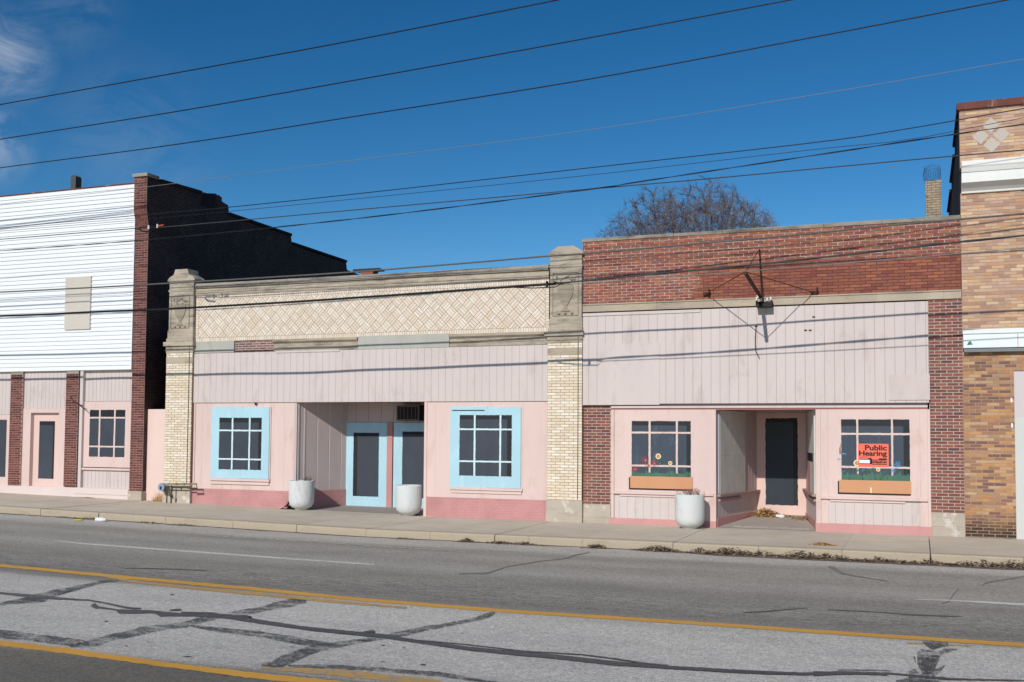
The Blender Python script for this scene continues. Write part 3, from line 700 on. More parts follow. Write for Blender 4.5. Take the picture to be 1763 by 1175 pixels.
# ground floor
yb = 0.06
gz = lambda px, py, y=0: P(px, py, y).z
zft = gz(115, 638.4, yb)
for (a, b) in ((16, 37), (111.5, 133)):
    x0 = P(a, 737, -.01).x; x1 = P(b, 737, -.01).x; zb = P((a+b)/2, 838, -.01).z
    mb = MB(); bricks(mb, x0, x1, zb, zft-.10, -.01, depth=0.3); mb.box(x0, x1, -.008, .2, zft-.10, zft, 2)
    mb.build('pilaster', [m_redL, m_redmortarL, m_coping], W1)
X = lambda px, py=737, y=yb: P(px, py, y).x
pb = P(37, 737, -.01).x; pc = P(111.5, 737, -.01).x; pd = P(133, 737, -.01).x; pa = P(16, 737, -.01).x
mb = MB(); grooved(mb, xl, pa, gz(10, 714, yb), zft, yb, pitch=.15); mb.build('fascia_panel', [m_up, m_groove], W1)
mb = MB(); grooved(mb, pb, pc, gz(75, 704, yb), zft, yb, pitch=.15); mb.build('fascia_panel', [m_up, m_groove], W1)
mb = MB(); mb.box(xl, pa, yb+.01, .2, .15, gz(10, 714, yb)-.002); mb.build('shop_front', m_pk, W1)
x0, x1, z0, z1 = RX(-8, 9.5, 723, 821, yb-.01); wd = MB(); wd.box(x0, x1, yb-.004, yb+.009, z0, z1); wd.build('window', m_pane, W1)
# bay with the pink door
dz1 = gz(75, 711, yb)
mb = MB(); mb.box(pb, X(53.5), yb-.02, .2, .15, gz(75, 704, yb)-.002); mb.box(X(102), pc, yb-.02, .2, .15, gz(75, 704, yb)-.002)
mb.box(X(53.5)+.001, X(102)-.001, yb-.02, .2, dz1, gz(75, 704, yb)-.002); mb.build('door_frame', m_pk, W1)
yd = yb+.10
x0, x1, z0, z1 = X(56.5, 780, yd), X(102.5, 780, yd), gz(78, 840, yd), dz1
mb = MB(); mb.box(X(53.5), X(102), yd, yd+.05, z0, z1); dr = mb.build('door', m_pkworn, W1)
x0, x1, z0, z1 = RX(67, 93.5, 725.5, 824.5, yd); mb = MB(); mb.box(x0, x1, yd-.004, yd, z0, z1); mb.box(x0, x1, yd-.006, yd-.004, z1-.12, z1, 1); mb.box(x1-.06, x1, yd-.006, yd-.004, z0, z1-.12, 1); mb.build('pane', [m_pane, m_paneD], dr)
mb = MB(); mb.box(xl, pxL, -.04, .3, 0.0, gz(60, 837.5, -.03)); mb.build('base_step', paint('pale_pink_step', (222, 206, 200), .05), W1)
# bay with the painted window
mb = MB(); mb.box(X(138.5), X(143.5), -.0, .2, gz(140, 840, 0), zft); mb.build('corner_post', m_up, W1)
y3 = 0.10
mb = MB(); grooved(mb, P(143.5, 660, y3).x, pxL, gz(184, 691, y3), zft, y3, pitch=.14); mb.build('fascia_panel', [m_up, m_groove], W1)
x0, x1, z0, z1 = RX(142, 226.5, 691.5, 805, y3-.02)
x1 = pxL-.001
mb = MB(); mb.box(x0, x1, y3-.02, y3+.05, z0, z1); wb = mb.build('window_board', m_pk, W1)
def painted_window(parent, px, py, y, vx, hy, vw=2.6, hw=2.6, pane=m_pane, dark=(3.0, 22), mull=m_pk, ry=0.0035, strips=True, nomun_bottom=None):
    """mural window: dark panes brushed on, bars left in the board colour"""
    x0, x1, z0, z1 = RX(px[0], px[1], py[0], py[1], y)
    mb = MB(); ragged(mb, x0, x1, z0, z1, y, .003, 0)
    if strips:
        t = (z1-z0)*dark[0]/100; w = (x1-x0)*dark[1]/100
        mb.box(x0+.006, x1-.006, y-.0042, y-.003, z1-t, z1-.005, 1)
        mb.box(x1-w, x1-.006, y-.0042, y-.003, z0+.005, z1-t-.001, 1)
    ob = mb.build('window_pane', [pane, m_paneD], parent)
    mb = MB()
    zm = (py[0]+py[1])/2; xm = (px[0]+px[1])/2
    for v in vx:
        c = P(v, zm, y).x; h = (P(v+vw/2, zm, y).x-c)
        ragged(mb, c-h, c+h, z0+(0.0 if nomun_bottom is None else nomun_bottom), z1, y-.0045, .004, 0, .0035)
    for v in hy:
        c = P(xm, v, y).z; h = abs(P(xm, v+hw/2, y).z-c)
        ragged(mb, x0, x1, c-h, c+h, y-.0047, .004, 0, .0035)
    mb.build('glazing_bar', mull, ob)
    return ob
painted_window(wb, (154, 215), (706, 787), y3-.02, (171.3, 197.3), (719.6, 769.3), dark=(14, 0.1))
mb = MB(); zs = P(184, 806.5, y3-.06).z; mb.box(x0-.02, x1, y3-.07, y3+.04, zs-.06, zs); mb.build('sill', m_pk, wb)
mb = MB(); grooved(mb, P(141, 825, y3).x, pxL, P(180, 842, y3).z, zs-.061, y3, pitch=.14); mb.build('kick_panel', [m_up, m_groove], W1)
mb = MB(); mb.box(P(127, 846, -.03).x, pxL-.021, -.06, y3+.1, P(170, 847, -.06).z-.08, P(170, 841, -.06).z); mb.build('window_step', paint('pale_pink_step', (222, 206, 200)), W1)
mb = MB(); a = P(121, 683, -.05); b = P(147, 706, -.12)
mb.tube([(a.x, -.02, a.z+.02), (a.x+.02, -.06, a.z-.05), (b.x, -.12, b.z)], .012); mb.tube([(a.x+.06, -.02, a.z-.15), (b.x-.12, -.1, b.z+.12)], .010); mb.build('pipe_bracket', m_rust, W1)

# pink wall closing the gap between the two shops
gx0, gx1 = pxR+.003, P(283.5, 780, -.10).x
zg = P(265, 705, .12).z
mb = MB(); mb.box(gx0, gx1-.002, .12, .32, -.02, zg)
tag(mb.build('boundary_wall', paint('pink_stucco', (232, 204, 194), .06, 1.0, .7, worn=((206, 168, 158), 12, .70)), origin=(gx0, .12, 0)), 'low pink painted wall closing the narrow gap beside the dark brick side wall', 'wall')

# ---------------------------------------------------------------- cream brick shop
C1 = thing('shop_building', 'low cream brick shop with herringbone parapet, carved stone pillars and blue window boards', 'building', (-6, 0, 0))
yp = -0.10
def P_(px, py): return P(px, py, yp)
XL0, XL1 = P_(284, 720).x, P_(329.5, 720).x
XR0, XR1 = P_(942, 740).x, P_(1002, 740).x
zcap_top = P_(640, 471.9).z
# parapet face
y0 = 0.0
zA = P(640, 481.4, y0).z; zBt = P(640, 496, y0).z; zBb = P(640, 503, y0).z; zCt = P(640, 573, y0).z; zCb = P(640, 580, y0).z; zD = P(640, 601, y0).z
xa, xb = XL1, XR0
mb = MB()
blk = [xa]
while blk[-1] < xb-.6: blk.append(blk[-1]+random.uniform(.95, 1.15))
blk[-1] = xb
for a, b in zip(blk, blk[1:]): k = random.uniform(-.003, .003); mb.prof([(y0-.07+k, zA+.0), (y0-.07+k, zA+.05), (y0-.04, zcap_top+k), (y0+.28, zcap_top+k), (y0+.28, zA)], a+.003, b-.003)
mb.prof([(y0-.09, zA+.03), (y0-.09, zA+.06), (y0-.071, zA+.06), (y0-.071, zA+.03)], xa, xb)
mb.build('coping', m_coping, C1)
mb = MB(); h = zA-zBt
for a, b in zip(blk, blk[1:]):
    mb.prof([(y0-.005, zBt), (y0-.02, zBt+.01), (y0-.02, zBt+h*.12), (y0-.032, zBt+h*.14), (y0-.032, zBt+h*.24), (y0-.02, zBt+h*.26), (y0-.02, zBt+h*.34), (y0-.04, zBt+h*.37), (y0-.045, zBt+h*.5), (y0-.02, zBt+h*.55), (y0-.02, zA-.001), (y0+.2, zA-.001), (y0+.2, zBt)], a+.002, b-.002)
mb.build('stone_band', m_limedark, C1)
mb = MB(); mb.box(xa, xb, y0+.006, y0+.2, zCb, zBt-.001, 1)
ex = 0.10
for z0, z1 in ((zBb, zBt), (zCb, zCt)):                       # rowlock courses above and below
    n = int((xb-xa)/.0677); w = (xb-xa)/n
    for i in range(n): brick(mb, xa+i*w+.004, xa+(i+1)*w-.004, z0+.004, z1-.004, y0+random.uniform(-.001, .001), .008)
for a, b in ((xa, xa+ex), (xb-ex, xb)):
    n = int((zBb-zCt)/.0677); h = (zBb-zCt)/n
    for i in range(n): brick(mb, a+.004, b-.004, zCt+i*h+.004, zCt+(i+1)*h-.004, y0, .008)
cs = .222                                                    # basket weave laid on the diagonal
u0, u1, v0, v1 = xa+ex+.004, xb-ex-.004, zCt+.004, zBb-.004
R45 = math.sqrt(.5)
for i in range(-60, 80):
    for j in range(-60, 80):
        cxx = ((i+.5)-(j+.5))*cs*R45+(u0+u1)/2; czz = ((i+.5)+(j+.5))*cs*R45+(v0+v1)/2-1.0
        if not (u0-.3 < cxx < u1+.3 and v0-.3 < czz < v1+.3): continue
        for k in range(3):
            a, b = -cs/2+k*cs/3+.0045, -cs/2+(k+1)*cs/3-.0045; c, d = -cs/2+.0065, cs/2-.0065
            rc = [(a, c), (b, c), (b, d), (a, d)] if (i+j) % 2 else [(c, a), (d, a), (d, b), (c, b)]
            pl = [(cxx+(p-q)*R45, czz+(p+q)*R45) for p, q in rc]
            pl = clip(pl, u0, u1, v0, v1)
            if pl and len(pl) > 2: mb.xz(pl, y0+random.uniform(-.0015, .0015), y0+.0075, 0, back=False)
mb.build('parapet_brickwork', [m_weave, m_creammortar], C1)
# frieze under it: boards, a brick patch, surviving mouldings
def fx(px): return P(px, 590, y0).x
mb = MB(); mb.box(xa, fx(404), y0-.03, y0+.2, zD, zCb); mb.build('frieze_board', m_greyboard, C1); mb = MB(); mb.box(fx(618), fx(774.5), y0-.045, y0+.2, zD-.01, zCb+.02); mb.build('frieze_board', m_greyboard, C1)
mb = MB(); bricks(mb, fx(404)+.002, fx(472), zD, zCb-.001, y0+.02, mm=1, j=.024, jit=.004); mb.build('frieze_brick_patch', [m_redpatch, m_whitemortar], C1)
mb = MB(); hh = zCb-zD
for a, b in ((fx(472.5), fx(617.5)), (fx(775), xb)):
    mb = MB(); mb.prof([(y0-.02, zD), (y0-.02, zD+hh*.28), (y0-.035, zD+hh*.3), (y0-.035, zD+hh*.36), (y0-.02, zD+hh*.38), (y0-.03, zD+hh*.62), (y0-.10, zD+hh*.78), (y0-.11, zD+hh*.98), (y0+.15, zD+hh*.995), (y0+.15, zD)], a, b); mb.build('stone_moulding', m_limedark, C1)
# fascia
yf = -.035
z0 = P(640, 692.2, yf).z
mb = MB(); grooved(mb, XL1, XR0, z0, zD-.012, yf, t=.03, pitch=.203, off=.2); mb.build('fascia_panel', [m_up, m_groove], C1)
mb = MB(); a, b = P(475, 606, yf).x, P(585, 606, yf).x; mb.box(a, b, yf-.02, yf-.001, zD-.05, zD-.0); mb.build('fascia_strip', m_up, C1)
# building mass behind
yr = 1.53
mb = MB()
mb.box(XL0+.02, XR1, 0.22, .45, 3.1, zcap_top-.02); mb.box(XL0+.02, XR1-.02, .46, 18, 3.1, 5.3); mb.box(XL0+.02, XL0+.3, .2, 18, 0.0, 3.09)
mb.box(XR1-.3, XR1-.02, .2, 18, -.05, 3.09)
mb.build('roof', m_roof, C1)
mb = MB(); a = P(623, 468, 17.5); b = P(644, 466, 17.5); mb.box(a.x, b.x, 17.4, 17.9, 5.2, a.z+.02); mb.box(a.x-.4, b.x+.3, 17.38, 17.95, a.z+.021, a.z+.11, 1); mb.build('chimney', [m_redP, m_roof], C1)
# carved stone pillars
def pillar(XA, XB, kind):
    sh0 = P_((284+329)/2, 833).z if kind == 'l' else P_(972, 861).z
    pm = 309 if kind == 'l' else 972
    zm0, zm1 = (P_(309, 608).z, P_(309, 588.5).z) if kind == 'l' else (P_(972, 590.5).z, P_(972, 570.5).z)
    zsh = P_(318, 484).z if kind == 'l' else P_(974, 440).z
    ztp = P_(322, 463.5).z if kind == 'l' else P_(977, 424).z
    zs = zsh
    mb = MB(); zp = sh0
    bl = zm0-.30; bl2 = bl+.17
    bricks(mb, XA, XB, zp, bl-.0, yp, depth=.4, j=.011, L=.227); bricks(mb, XA, XB, bl2, zm0-.001, yp, depth=.4, j=.011, L=.227)
    pil = mb.build('pillar', [m_cream, m_creammortar], C1)
    mb = MB(); mb.box(XA, XB, yp-.004, .3, bl+.001, bl2-.001); mb.build('stone_block', m_lime, pil)
    mb = MB(); mb.box(XA-.02, XB+.01, yp-.015, .3, -.02, sh0-.001); mb.build('foot_stone', m_baseSt, pil, bevel=.006)
    hh = zm1-zm0
    mb = MB()
    for k, (za, zb, e) in enumerate(((0, .22, .01), (.22, .30, .03), (.30, .60, .015), (.60, .98, .07))):
        mb.box(XA-e, XB+e*.6, yp-e, .3, zm0+hh*za+.0005, zm0+hh*zb)
    mb.build('moulding', m_limedark, pil, bevel=.006)
    XC, XD = XA+.055, XB-.02
    mb = MB(); mb.box(XC, XD, yp-.0, .32, zm1-.002, zs); 
    mb.box(XC-.045, XD+.035, yp-.04, .34, zm1-.001, zm1+.09); mb.box(XC-.02, XD+.02, yp-.02, .33, zm1+.091, zm1+.32)
    c = (XC+XD)/2; w = (XD-XC)/2
    mb.xz([(c-w-.05, zs+.0), (c+w+.05, zs+.0), (c+w+.05, zs+.05), (c+w*.95, zs+.12), (c+w*.62, zs+.19), (c+w*.5, ztp), (c-w*.5, ztp), (c-w*.62, zs+.19), (c-w*.95, zs+.12), (c-w-.05, zs+.05)], yp-.03, .35)
    mb.box(XC-.02, XD+.02, yp-.02, .33, zs-.30, zs-.24)
    blk = mb.build('stone_head', m_limedark, pil, bevel=.008)
    # sunk panel with an urn of flowers in relief
    q0, q1 = XC+.07, XD-.12*(1 if kind == 'l' else .7); r0, r1 = zm1+.38, zs-.42
    mb = MB()
    for a, b, c0, d0 in ((q0, q1, r0, r0+.015), (q0, q1, r1-.015, r1), (q0, q0+.015, r0+.0151, r1-.0151), (q1-.015, q1, r0+.0151, r1-.0151)): mb.box(a, b, yp-.018, yp-.0005, c0, d0)
    cx = (q0+q1)/2; H = r1-r0; w = (q1-q0)*.32
    urn = [(0.10, .55), (.16, .25), (.22, .16), (.30, .45), (.42, .75), (.58, .95), (.66, 1.0), (.69, .8), (.72, .85)]
    poly = [(cx+w*b, r0+H*a) for a, b in urn]+[(cx-w*b, r0+H*a) for a, b in reversed(urn)]
    mb.xz(poly, yp-.022, yp-.0005)
    mb.box(cx-w*.9, cx+w*.9, yp-.03, yp-.0221, r0+H*.60, r0+H*.63); mb.box(cx-w*.5, cx+w*.5, yp-.03, yp-.0221, r0+H*.33, r0+H*.36)
    random.seed(3)
    for _ in range(14):
        a = random.uniform(-1.1, 1.1)*w; b = random.uniform(.73, .93)*H; mb.lathe([(0.004, -.03), (.022, -.02), (.03, 0), (.022, .02), (.004, .03)], (cx+a, yp-.004, r0+b), 8)
    for sg in (-1, 0, 1): mb.lathe([(0.004, -.03), (.03, -.02), (.045, 0), (.03, .02), (.004, .03)], (cx+sg*w*.8, yp, r0+H*.05), 8)
    mb.build('urn_relief', stone('sooty_urn_stone', (168, 156, 138), (100, 94, 88), 0.8, 0.5), blk)
    mb = MB(); xc = P_(324 if kind == 'l' else 995, 720).x
    mb.tube([(xc, yp-.012, zm1), (xc+.004, yp-.012, (zm1+sh0)/2), (xc, yp-.012, sh0+.02)], .008, 5); mb.build('cable', m_pipeD, pil)
    return pil
pillar(XL0, XL1, 'l'); pillar(XR0, XR1, 'r')
random.seed(11)
# left bay, window and rose base
zbas = P(417, 843.5, 0).z
xr1 = P(506, 770, 0).x
mb = MB(); grooved(mb, XL1, xr1, zbas, z0-.001, 0.0, t=.05, pitch=.34, gw=.006, gd=.004, off=.3); 
mb.build('shop_front', [m_pk, paint('pink_line', (218, 190, 180))], C1)
mb = MB(); mb.box(P(333.5, 770, 0).x, P(336, 770, 0).x, -.022, -.0005, zbas, z0-.012); mb.build('batten', m_pk, C1)
mb = MB(); mb.box(XL1, xr1, -.012, .15, -.1, zbas-.001); mb.build('brick_base', m_rosebrick, C1)
xq0, xq1 = xr1+.001, P(510.6, 770, 0).x
mb = MB(); mb.box(xq0, xq1, -.005, .07, P(508, 848, 0).z, z0-.001); mb.build('corner_trim', m_mauve, C1)
def blue_board(px, py, y):
    x0, x1, z0, z1 = RX(px[0], px[1], py[0], py[1], y)
    mb = MB(); xm = x0+(x1-x0)*.53
    mb.box(x0, xm-.0008, y, -.001, z0-.004, z1+.006); mb.box(xm+.0008, x1, y+.002, -.001, z0, z1-.008)
    return mb.build('window_board', m_cy, C1), (x0, x1, z0, z1)
wb, rr = blue_board((363.5, 463), (701, 824), -.03)
painted_window(wb, (377, 450), (719.5, 809), -.0285, (400, 429.5), (741.6, 791), pane=m_pane, mull=m_cyM, dark=(9, 7))
mb = MB(); mb.box(rr[0]-.02, rr[1]+.05, -.075, -.001, rr[2]-.075, rr[2]-.006); mb.box(rr[0], rr[1]+.02, -.04, -.001, rr[2]-.17, rr[2]-.09); mb.box(rr[1]+.02, rr[1]+.05, -.03, -.001, rr[2]+.01, rr[3]); mb.build('sill', m_pk, wb)
mb = MB(); a = P(440, 696, -.05); mb.xz([(a.x-.05, z0-.002), (a.x, z0-.09), (a.x+.05, z0-.002)], -.06, -.045); mb.build('bent_bracket', m_black, C1)
# right bay
xs0, xs1 = P(730.5, 780, 0).x, P(735, 780, 0).x
zbas2 = P(838, 858.6, 0).z
mb = MB(); mb.box(xs0, xs1, -.02, .08, P(733, 890, 0).z, z0-.001); mb.build('corner_trim', m_pk, C1)
mb = MB(); grooved(mb, xs1+.001, XR0, zbas2, z0-.001, 0.0, t=.05, pitch=.60, gw=.006, gd=.004, off=-.2); mb.build('shop_front', [m_pk, paint('pink_line', (218, 190, 180))], C1)
mb = MB(); mb.box(xs0+.0, XR0, -.012, .15, -.1, zbas2-.001); mb.build('brick_base', m_rosebrick, C1)
wb, rr = blue_board((775, 896.5), (701, 840), -.03)
painted_window(wb, (791, 881), (715, 820), -.0285, (817.2, 861.4), (739.6, 795), pane=m_pane, mull=m_cyM, dark=(7, 8.5), vw=3.0, hw=2.8)
mb = MB(); mb.box(rr[0]+.05, rr[0]+.95, -.034, -.0301, rr[3]-.10, rr[3]-.075); mb.build('slot', m_dark, wb)
mb = MB(); mb.box(rr[0]+.0, rr[1]+.05, -.05, -.001, rr[2]-.07, rr[2]-.004); mb.box(rr[0]+.03, rr[1]+.02, -.03, -.001, rr[2]-.15, rr[2]-.085); mb.build('sill', m_pk, wb)
# recessed entrance
Lx0, Lx1 = xq1, P(597, 790, yr).x
zfl = .085
dv = Vector((Lx1-Lx0, yr-.05, 0)); Ld = dv.length; dv.normalize(); nv = Vector((dv.y, -dv.x, 0))
def tfL(u, d, z): return (Lx0+dv.x*u-nv.x*d, .05+dv.y*u-nv.y*d, z)      # u along the wall, d into it
zsb = P(541, 844, .8).z
mb = MB(tfL); grooved(mb, 0.03, Ld, zsb, z0+.05, 0.0, t=.03, pitch=.40, gw=.03, gd=.012, off=-.1); mb.build('entrance_wall', [m_mauve, m_up], C1)
mb = MB(tfL); mb.box(0, .035, -.02, .0, zsb, z0+.05); mb.box(.2, .235, -.012, -.001, zsb, z0+.05); mb.build('corner_trim', m_up, C1)
mb = MB(tfL); mb.box(0, Ld, -.015, .05, -.1, zsb-.002); mb.build('brick_base', m_rosebrick, C1)
mb = MB(); xe = xs0+.25
zd1 = P(635, 727.5, yr).z
grooved(mb, Lx1, xe+.8, zd1, z0+.05, yr, t=.04, pitch=.40, off=.1); mb.build('transom_panel', [m_mauve, m_mauvegroove], C1)
mb = MB(); mb.box(Lx0-.1, xe+.8, .02, yr+.2, z0+.051, z0+.09); mb.build('soffit', m_mauve, C1)
mb = MB(); mb.box(xs0+.0, xs1+.3, .09, yr+.2, -.05, z0+.05); mb.build('entrance_return', m_pk, C1)
mb = MB(); q0, q1 = Lx0-.3, xe; mb.add([(q0, .03, .062), (q1, .03, .02), (q1, yr+.1, .075), (q0, yr+.1, .10), (q0, .03, -.1), (q1, .03, -.1)], [(0, 1, 2, 3), (4, 5, 1, 0)]); struct_floor = mb.build('doorstep', paint('worn_grey_step', (156, 146, 138), .1, 2, .8, dirt=(120, 108, 100), dirt_amt=.6), C1)
def blue_door(pa, pb, yq, ppx, ppy, nm):
    x0, x1 = P(pa, 800, yq).x, P(pb, 800, yq).x
    mb = MB(); mb.box(x0, x1, yq, yq+.05, .085, zd1-.005); d = mb.build('door', m_cy, C1)
    a, b, c, e = RX(ppx[0], ppx[1], ppy[0], ppy[1], yq); mb = MB(); ragged(mb, a, b, c, e, yq, .004, 0)
    w = (b-a)*.16
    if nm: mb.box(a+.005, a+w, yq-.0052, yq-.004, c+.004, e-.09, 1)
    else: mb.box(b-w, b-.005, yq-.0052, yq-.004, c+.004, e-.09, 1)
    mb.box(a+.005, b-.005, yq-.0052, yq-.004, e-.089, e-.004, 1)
    mb.build('pane', [m_pane, m_paneD], d); return d
blue_door(595, 666.8, yr-.02, (608.2, 652), (745.5, 855), True)
blue_door(677, 752, yr-.02, (692.5, 740), (743.5, 858), False)
a, b = P(667, 800, yr).x, P(676.5, 800, yr).x
mb = MB(); mb.box(a, b, yr-.05, yr+.04, .03, zd1-.003); mb.build('door_post', paint('mauve_rose_post', (196, 140, 136)), C1)
# air conditioner over the door
ya = yr-.34
x0, x1, zz0, zz1 = RX(682.5, 721.5, 698.3, 724.5, ya)
mb = MB(); mb.box(x0, x1, ya+.012, yr-.002, zz0, zz1, 0)
for a, b, c, e in ((x0, x0+.035, zz0, zz1), (x1-.035, x1, zz0, zz1), (x0+.0351, x1-.0351, zz0, zz0+.035), (x0+.0351, x1-.0351, zz1-.035, zz1)): mb.box(a, b, ya, ya+.0118, c, e, 1)
for k in range(1, 6): c = x0+(x1-x0)*k/6; mb.box(c-.007, c+.007, ya+.002, ya+.0118, zz0+.036, zz1-.036, 1)
mb.build('air_conditioner', [paint('black_case', (26, 24, 24)), paint('grille_grey', (110, 100, 96))], C1)

# ---------------------------------------------------------------- red brick shop
D1 = thing('shop_building', 'low red brick shop with pale boarded fascia and deep recessed pink doorway', 'building', (4.3, 0, 0))
X0, X1 = P(1003.5, 600, 0).x, P(1656.5, 600, 0).x
zc = P(1327, 391.5, -.05).z; zcb = P(1327, 397.5, -.05).z
zb1 = P(1330, 511.7, 0).z; zb0 = P(1330, 526, 0).z
mb = MB()
cuts = [X0-.01]
while cuts[-1] < X1-.4: cuts.append(cuts[-1]+random.uniform(1.1, 1.5))
cuts[-1] = X1
for a, b in zip(cuts, cuts[1:]): mb.box(a+.004, b-.004, -.08+random.uniform(-.004, .004), .32, zcb, zc+random.uniform(-.005, .005))
mb.build('coping', m_coping, D1)
mb = MB()
def prj(r, n):
    k = n-1-r
    return -.06 if k < 2 else (-.04 if k < 4 else (-.022 if k < 7 else 0.0))
bricks(mb, X0, X1, zb1, zcb-.001, 0.0, L=.234, H=.0709, j=.0145, proj=prj, off=.07, depth=.3)
h = (zcb-.001-zb1)/round((zcb-.001-zb1)/.0709)
mb.box(X0, X1, -.054, .0055, zcb-.001-2*h, zcb-.002, 1); mb.box(X0, X1, -.034, .0055, zcb-.001-4*h, zcb-.0015-2*h, 1); mb.box(X0, X1, -.016, .0055, zcb-.001-7*h, zcb-.0015-4*h, 1)
wall = mb.build('parapet_brickwork', [m_red, m_redmortar], D1)
mb = MB()
a = X0
while a < X1-.05:
    b = min(a+random.uniform(1.3, 1.9), X1); mb.box(a+.0015, b-.0015, -.03, .1, zb0, zb1-.03); mb.box(a+.0015, b-.0015, -.05, .1, zb1-.0295, zb1-.001); a = b
mb.build('stone_band', m_limedark if False else m_lime, D1)
yf = -.075
zf0 = P(1372, 694.3, yf).z; zf1 = P(1300, 529.5, yf).z
fx0, fx1 = P(1003.5, 610, yf).x, P(1598.5, 610, yf).x
mb = MB(); grooved(mb, fx0, fx1, zf0, zf1, yf, t=.06, pitch=.213, off=.1, gw=.009); mb.box(fx0, fx1, yf+.061, .05, zf0+.02, zf1); mb.build('fascia_panel', [m_up, m_groove], D1)
a, b = fx0, P(1206, 536, yf).x
mb = MB(); mb.box(a, b, yf-.022, yf-.0005, zf1-.07, zf1); mb.build('fascia_strip', m_up, D1)
x0, x1, z0_, z1_ = RX(1042, 1135.5, 591, 697.4, yf-.012)
mb = MB(); mb.box(x0, x1, yf-.012, yf-.0005, z0_, z1_); mb.box(fx0, x1, yf-.010, yf-.0004, z0_, zf0+.001); mb.build('patch_board', m_up, D1)
x0, x1, z0_, z1_ = RX(1530.5, 1601, 645.5, 689, yf-.02)
mb = MB(); mb.box(x0, x1, yf-.020, yf-.0005, z0_, z1_); mb.build('patch_board', paint('rough_lilac_board', (206, 192, 187), .08, 5, .7, worn=((186, 172, 168), 30, .70)), D1)
mb = MB()
for (u, v) in ((1214.5, 640), (1214, 520)): pass
zcl = P(1300, 560, yf).z; a = P(1302, 561, yf); b = P(1301, 604, yf); c = P(1308, 618, yf)
mb.tube([(a.x, yf-.01, a.z), (a.x-.02, yf-.04, (a.z+b.z)/2), (b.x, yf-.03, b.z), (c.x, yf-.02, c.z)], .009, 5); mb.build('hanging_wire', m_rust, D1)
for px, py in ((1401, 546), (1387, 569), (1395, 569), (1302, 562)): mb = MB(); p = P(px, py, yf); mb.box(p.x-.03, p.x+.03, yf-.02, yf, p.z-.012, p.z+.012); mb.build('loose_bracket', m_rust, D1)
# head of the shop front
hy = -.02
zh1 = P(1372, 699.6, hy).z; zh0 = P(1372, 702.4, hy).z; zr0 = P(1372, 705.4, -.01).z
hx0, hx1 = P(1053, 700, 0).x, P(1597, 700, 0).x
mb = MB(); mb.box(P(1004, 700, .05).x, hx1, .051, .2, zh1, zf0+.02); mb.build('head_gap', m_mauve, D1)
mb = MB(); mb.box(hx0, hx1, hy-.02, .15, zh0, zh1+.012); mb.build('head_casing', m_up, D1)
mb = MB(); mb.box(hx0, hx1, hy+.01, .15, zr0, zh0-.001); mb.build('head_batten', paint('rose_batten', (176, 120, 112)), D1)
# brick pilasters
pl0, pl1 = P(1003.5, 780, .0).x, P(1051.5, 780, .0).x; zl = P(1027, 868.5, 0).z
mb = MB(); bricks(mb, pl0, pl1, zl, zf0+.03, 0.0, depth=.3, L=.230, H=.0715, j=.017); pil = mb.build('pilaster', [m_redP, m_whitemortar], D1)
zl2 = P(1027, 891, 0).z
mb = MB(); mb.box(pl0, pl1, -.012, .3, zl2, zl-.001); mb.box(pl0, pl1-.04, -.03, .3, -.06, zl2-.001); mb.build('foot_stone', m_baseSt, pil, bevel=.005)
pr0, pr1 = P(1600, 700, .0).x, P(1659, 700, .0).x; zr = P(1631, 883.3, 0).z
mb = MB(); bricks(mb, pr0, pr1, zr, zb0-.002, 0.0, depth=.3, L=.240, H=.0698, off=.0, j=.017); pil = mb.build('pilaster', [m_redP, m_whitemortar], D1)
zr2 = P(1631, 907, 0).z
mb = MB(); mb.box(pr0, pr1, -.012, .3, zr2, zr-.001); mb.box(pr0, pr1, -.02, .3, -.08, zr2-.001); mb.build('foot_stone', m_baseSt, pil, bevel=.005)
# bays
zsl = P(1140, 850, 0).z; zsr = P(1510, 860, 0).z
def bay(posts, board, by, sill_px, kick_py, base_top_py, base_px, sy):
    (xa, xb) = board
    A, B = P(xa, 780, 0).x, P(xb, 780, 0).x
    mb = MB(); mb.box(A, B, -.012, .06, P((xa+xb)/2, sy, 0).z, zr0-.001); wb = mb.build('window_board', m_pk, D1)
    for k, (p, q, yy) in enumerate(posts):
        mb = MB(); mb.box(P(p, 780, 0).x+.0005, P(q, 780, 0).x-.0005, yy, .08, P((xa+xb)/2, kick_py, 0).z-.0005, zr0-.001); mb.build('corner_post', m_pk, D1)
    a, b = P(sill_px[0], sy+2, 0).x, P(sill_px[1], sy+2, 0).x; z = P((xa+xb)/2, sy, 0).z
    mb = MB(); mb.box(a, b, -.07, .05, z-.052, z-.001); mb.box(a+.2, b-.45, -.03, -.013, z-.11, z-.0525); mb.build('sill', m_pk, wb)
    zk = P((xa+xb)/2, kick_py, 0).z
    mb = MB(); grooved(mb, P(posts[0][1], 870, 0).x, P(posts[-1][0], 870, 0).x, zk, z-.053, 0.0, t=.05, pitch=.20, gw=.006, gd=.004); mb.build('kick_panel', [m_up, m_groove], D1)
    mb = MB(); mb.box(P(base_px[0], 905, -.02).x, P(base_px[1], 905, -.02).x, -.03, .1, -.08, zk-.001); mb.build('base_board', m_rose, D1)
    return wb
wbL = bay([(1052.8, 1057.8, -.05), (1208.4, 1228.4, -.02), (1228.5, 1233, -.035)], (1057.8, 1208.3), 0, (1054, 1229), 894.5, 894.5, (1048, 1233), 848)
wbR = bay([(1404.8, 1413, -.035), (1413.1, 1425.6, -.015), (1584, 1597, -.015), (1597.1, 1602, -.03)], (1425.7, 1583.9), 0, (1413, 1597), 904, 904, (1404.5, 1606), 857)
yw = -.0125
painted_window(wbL, (1087.5, 1189.4), (725.3, 821), yw, (1118.5, 1165.4), (745.3, 802.6), vw=3.4, hw=3.2, pane=m_pane_bl, dark=(8, 7), nomun_bottom=.06)
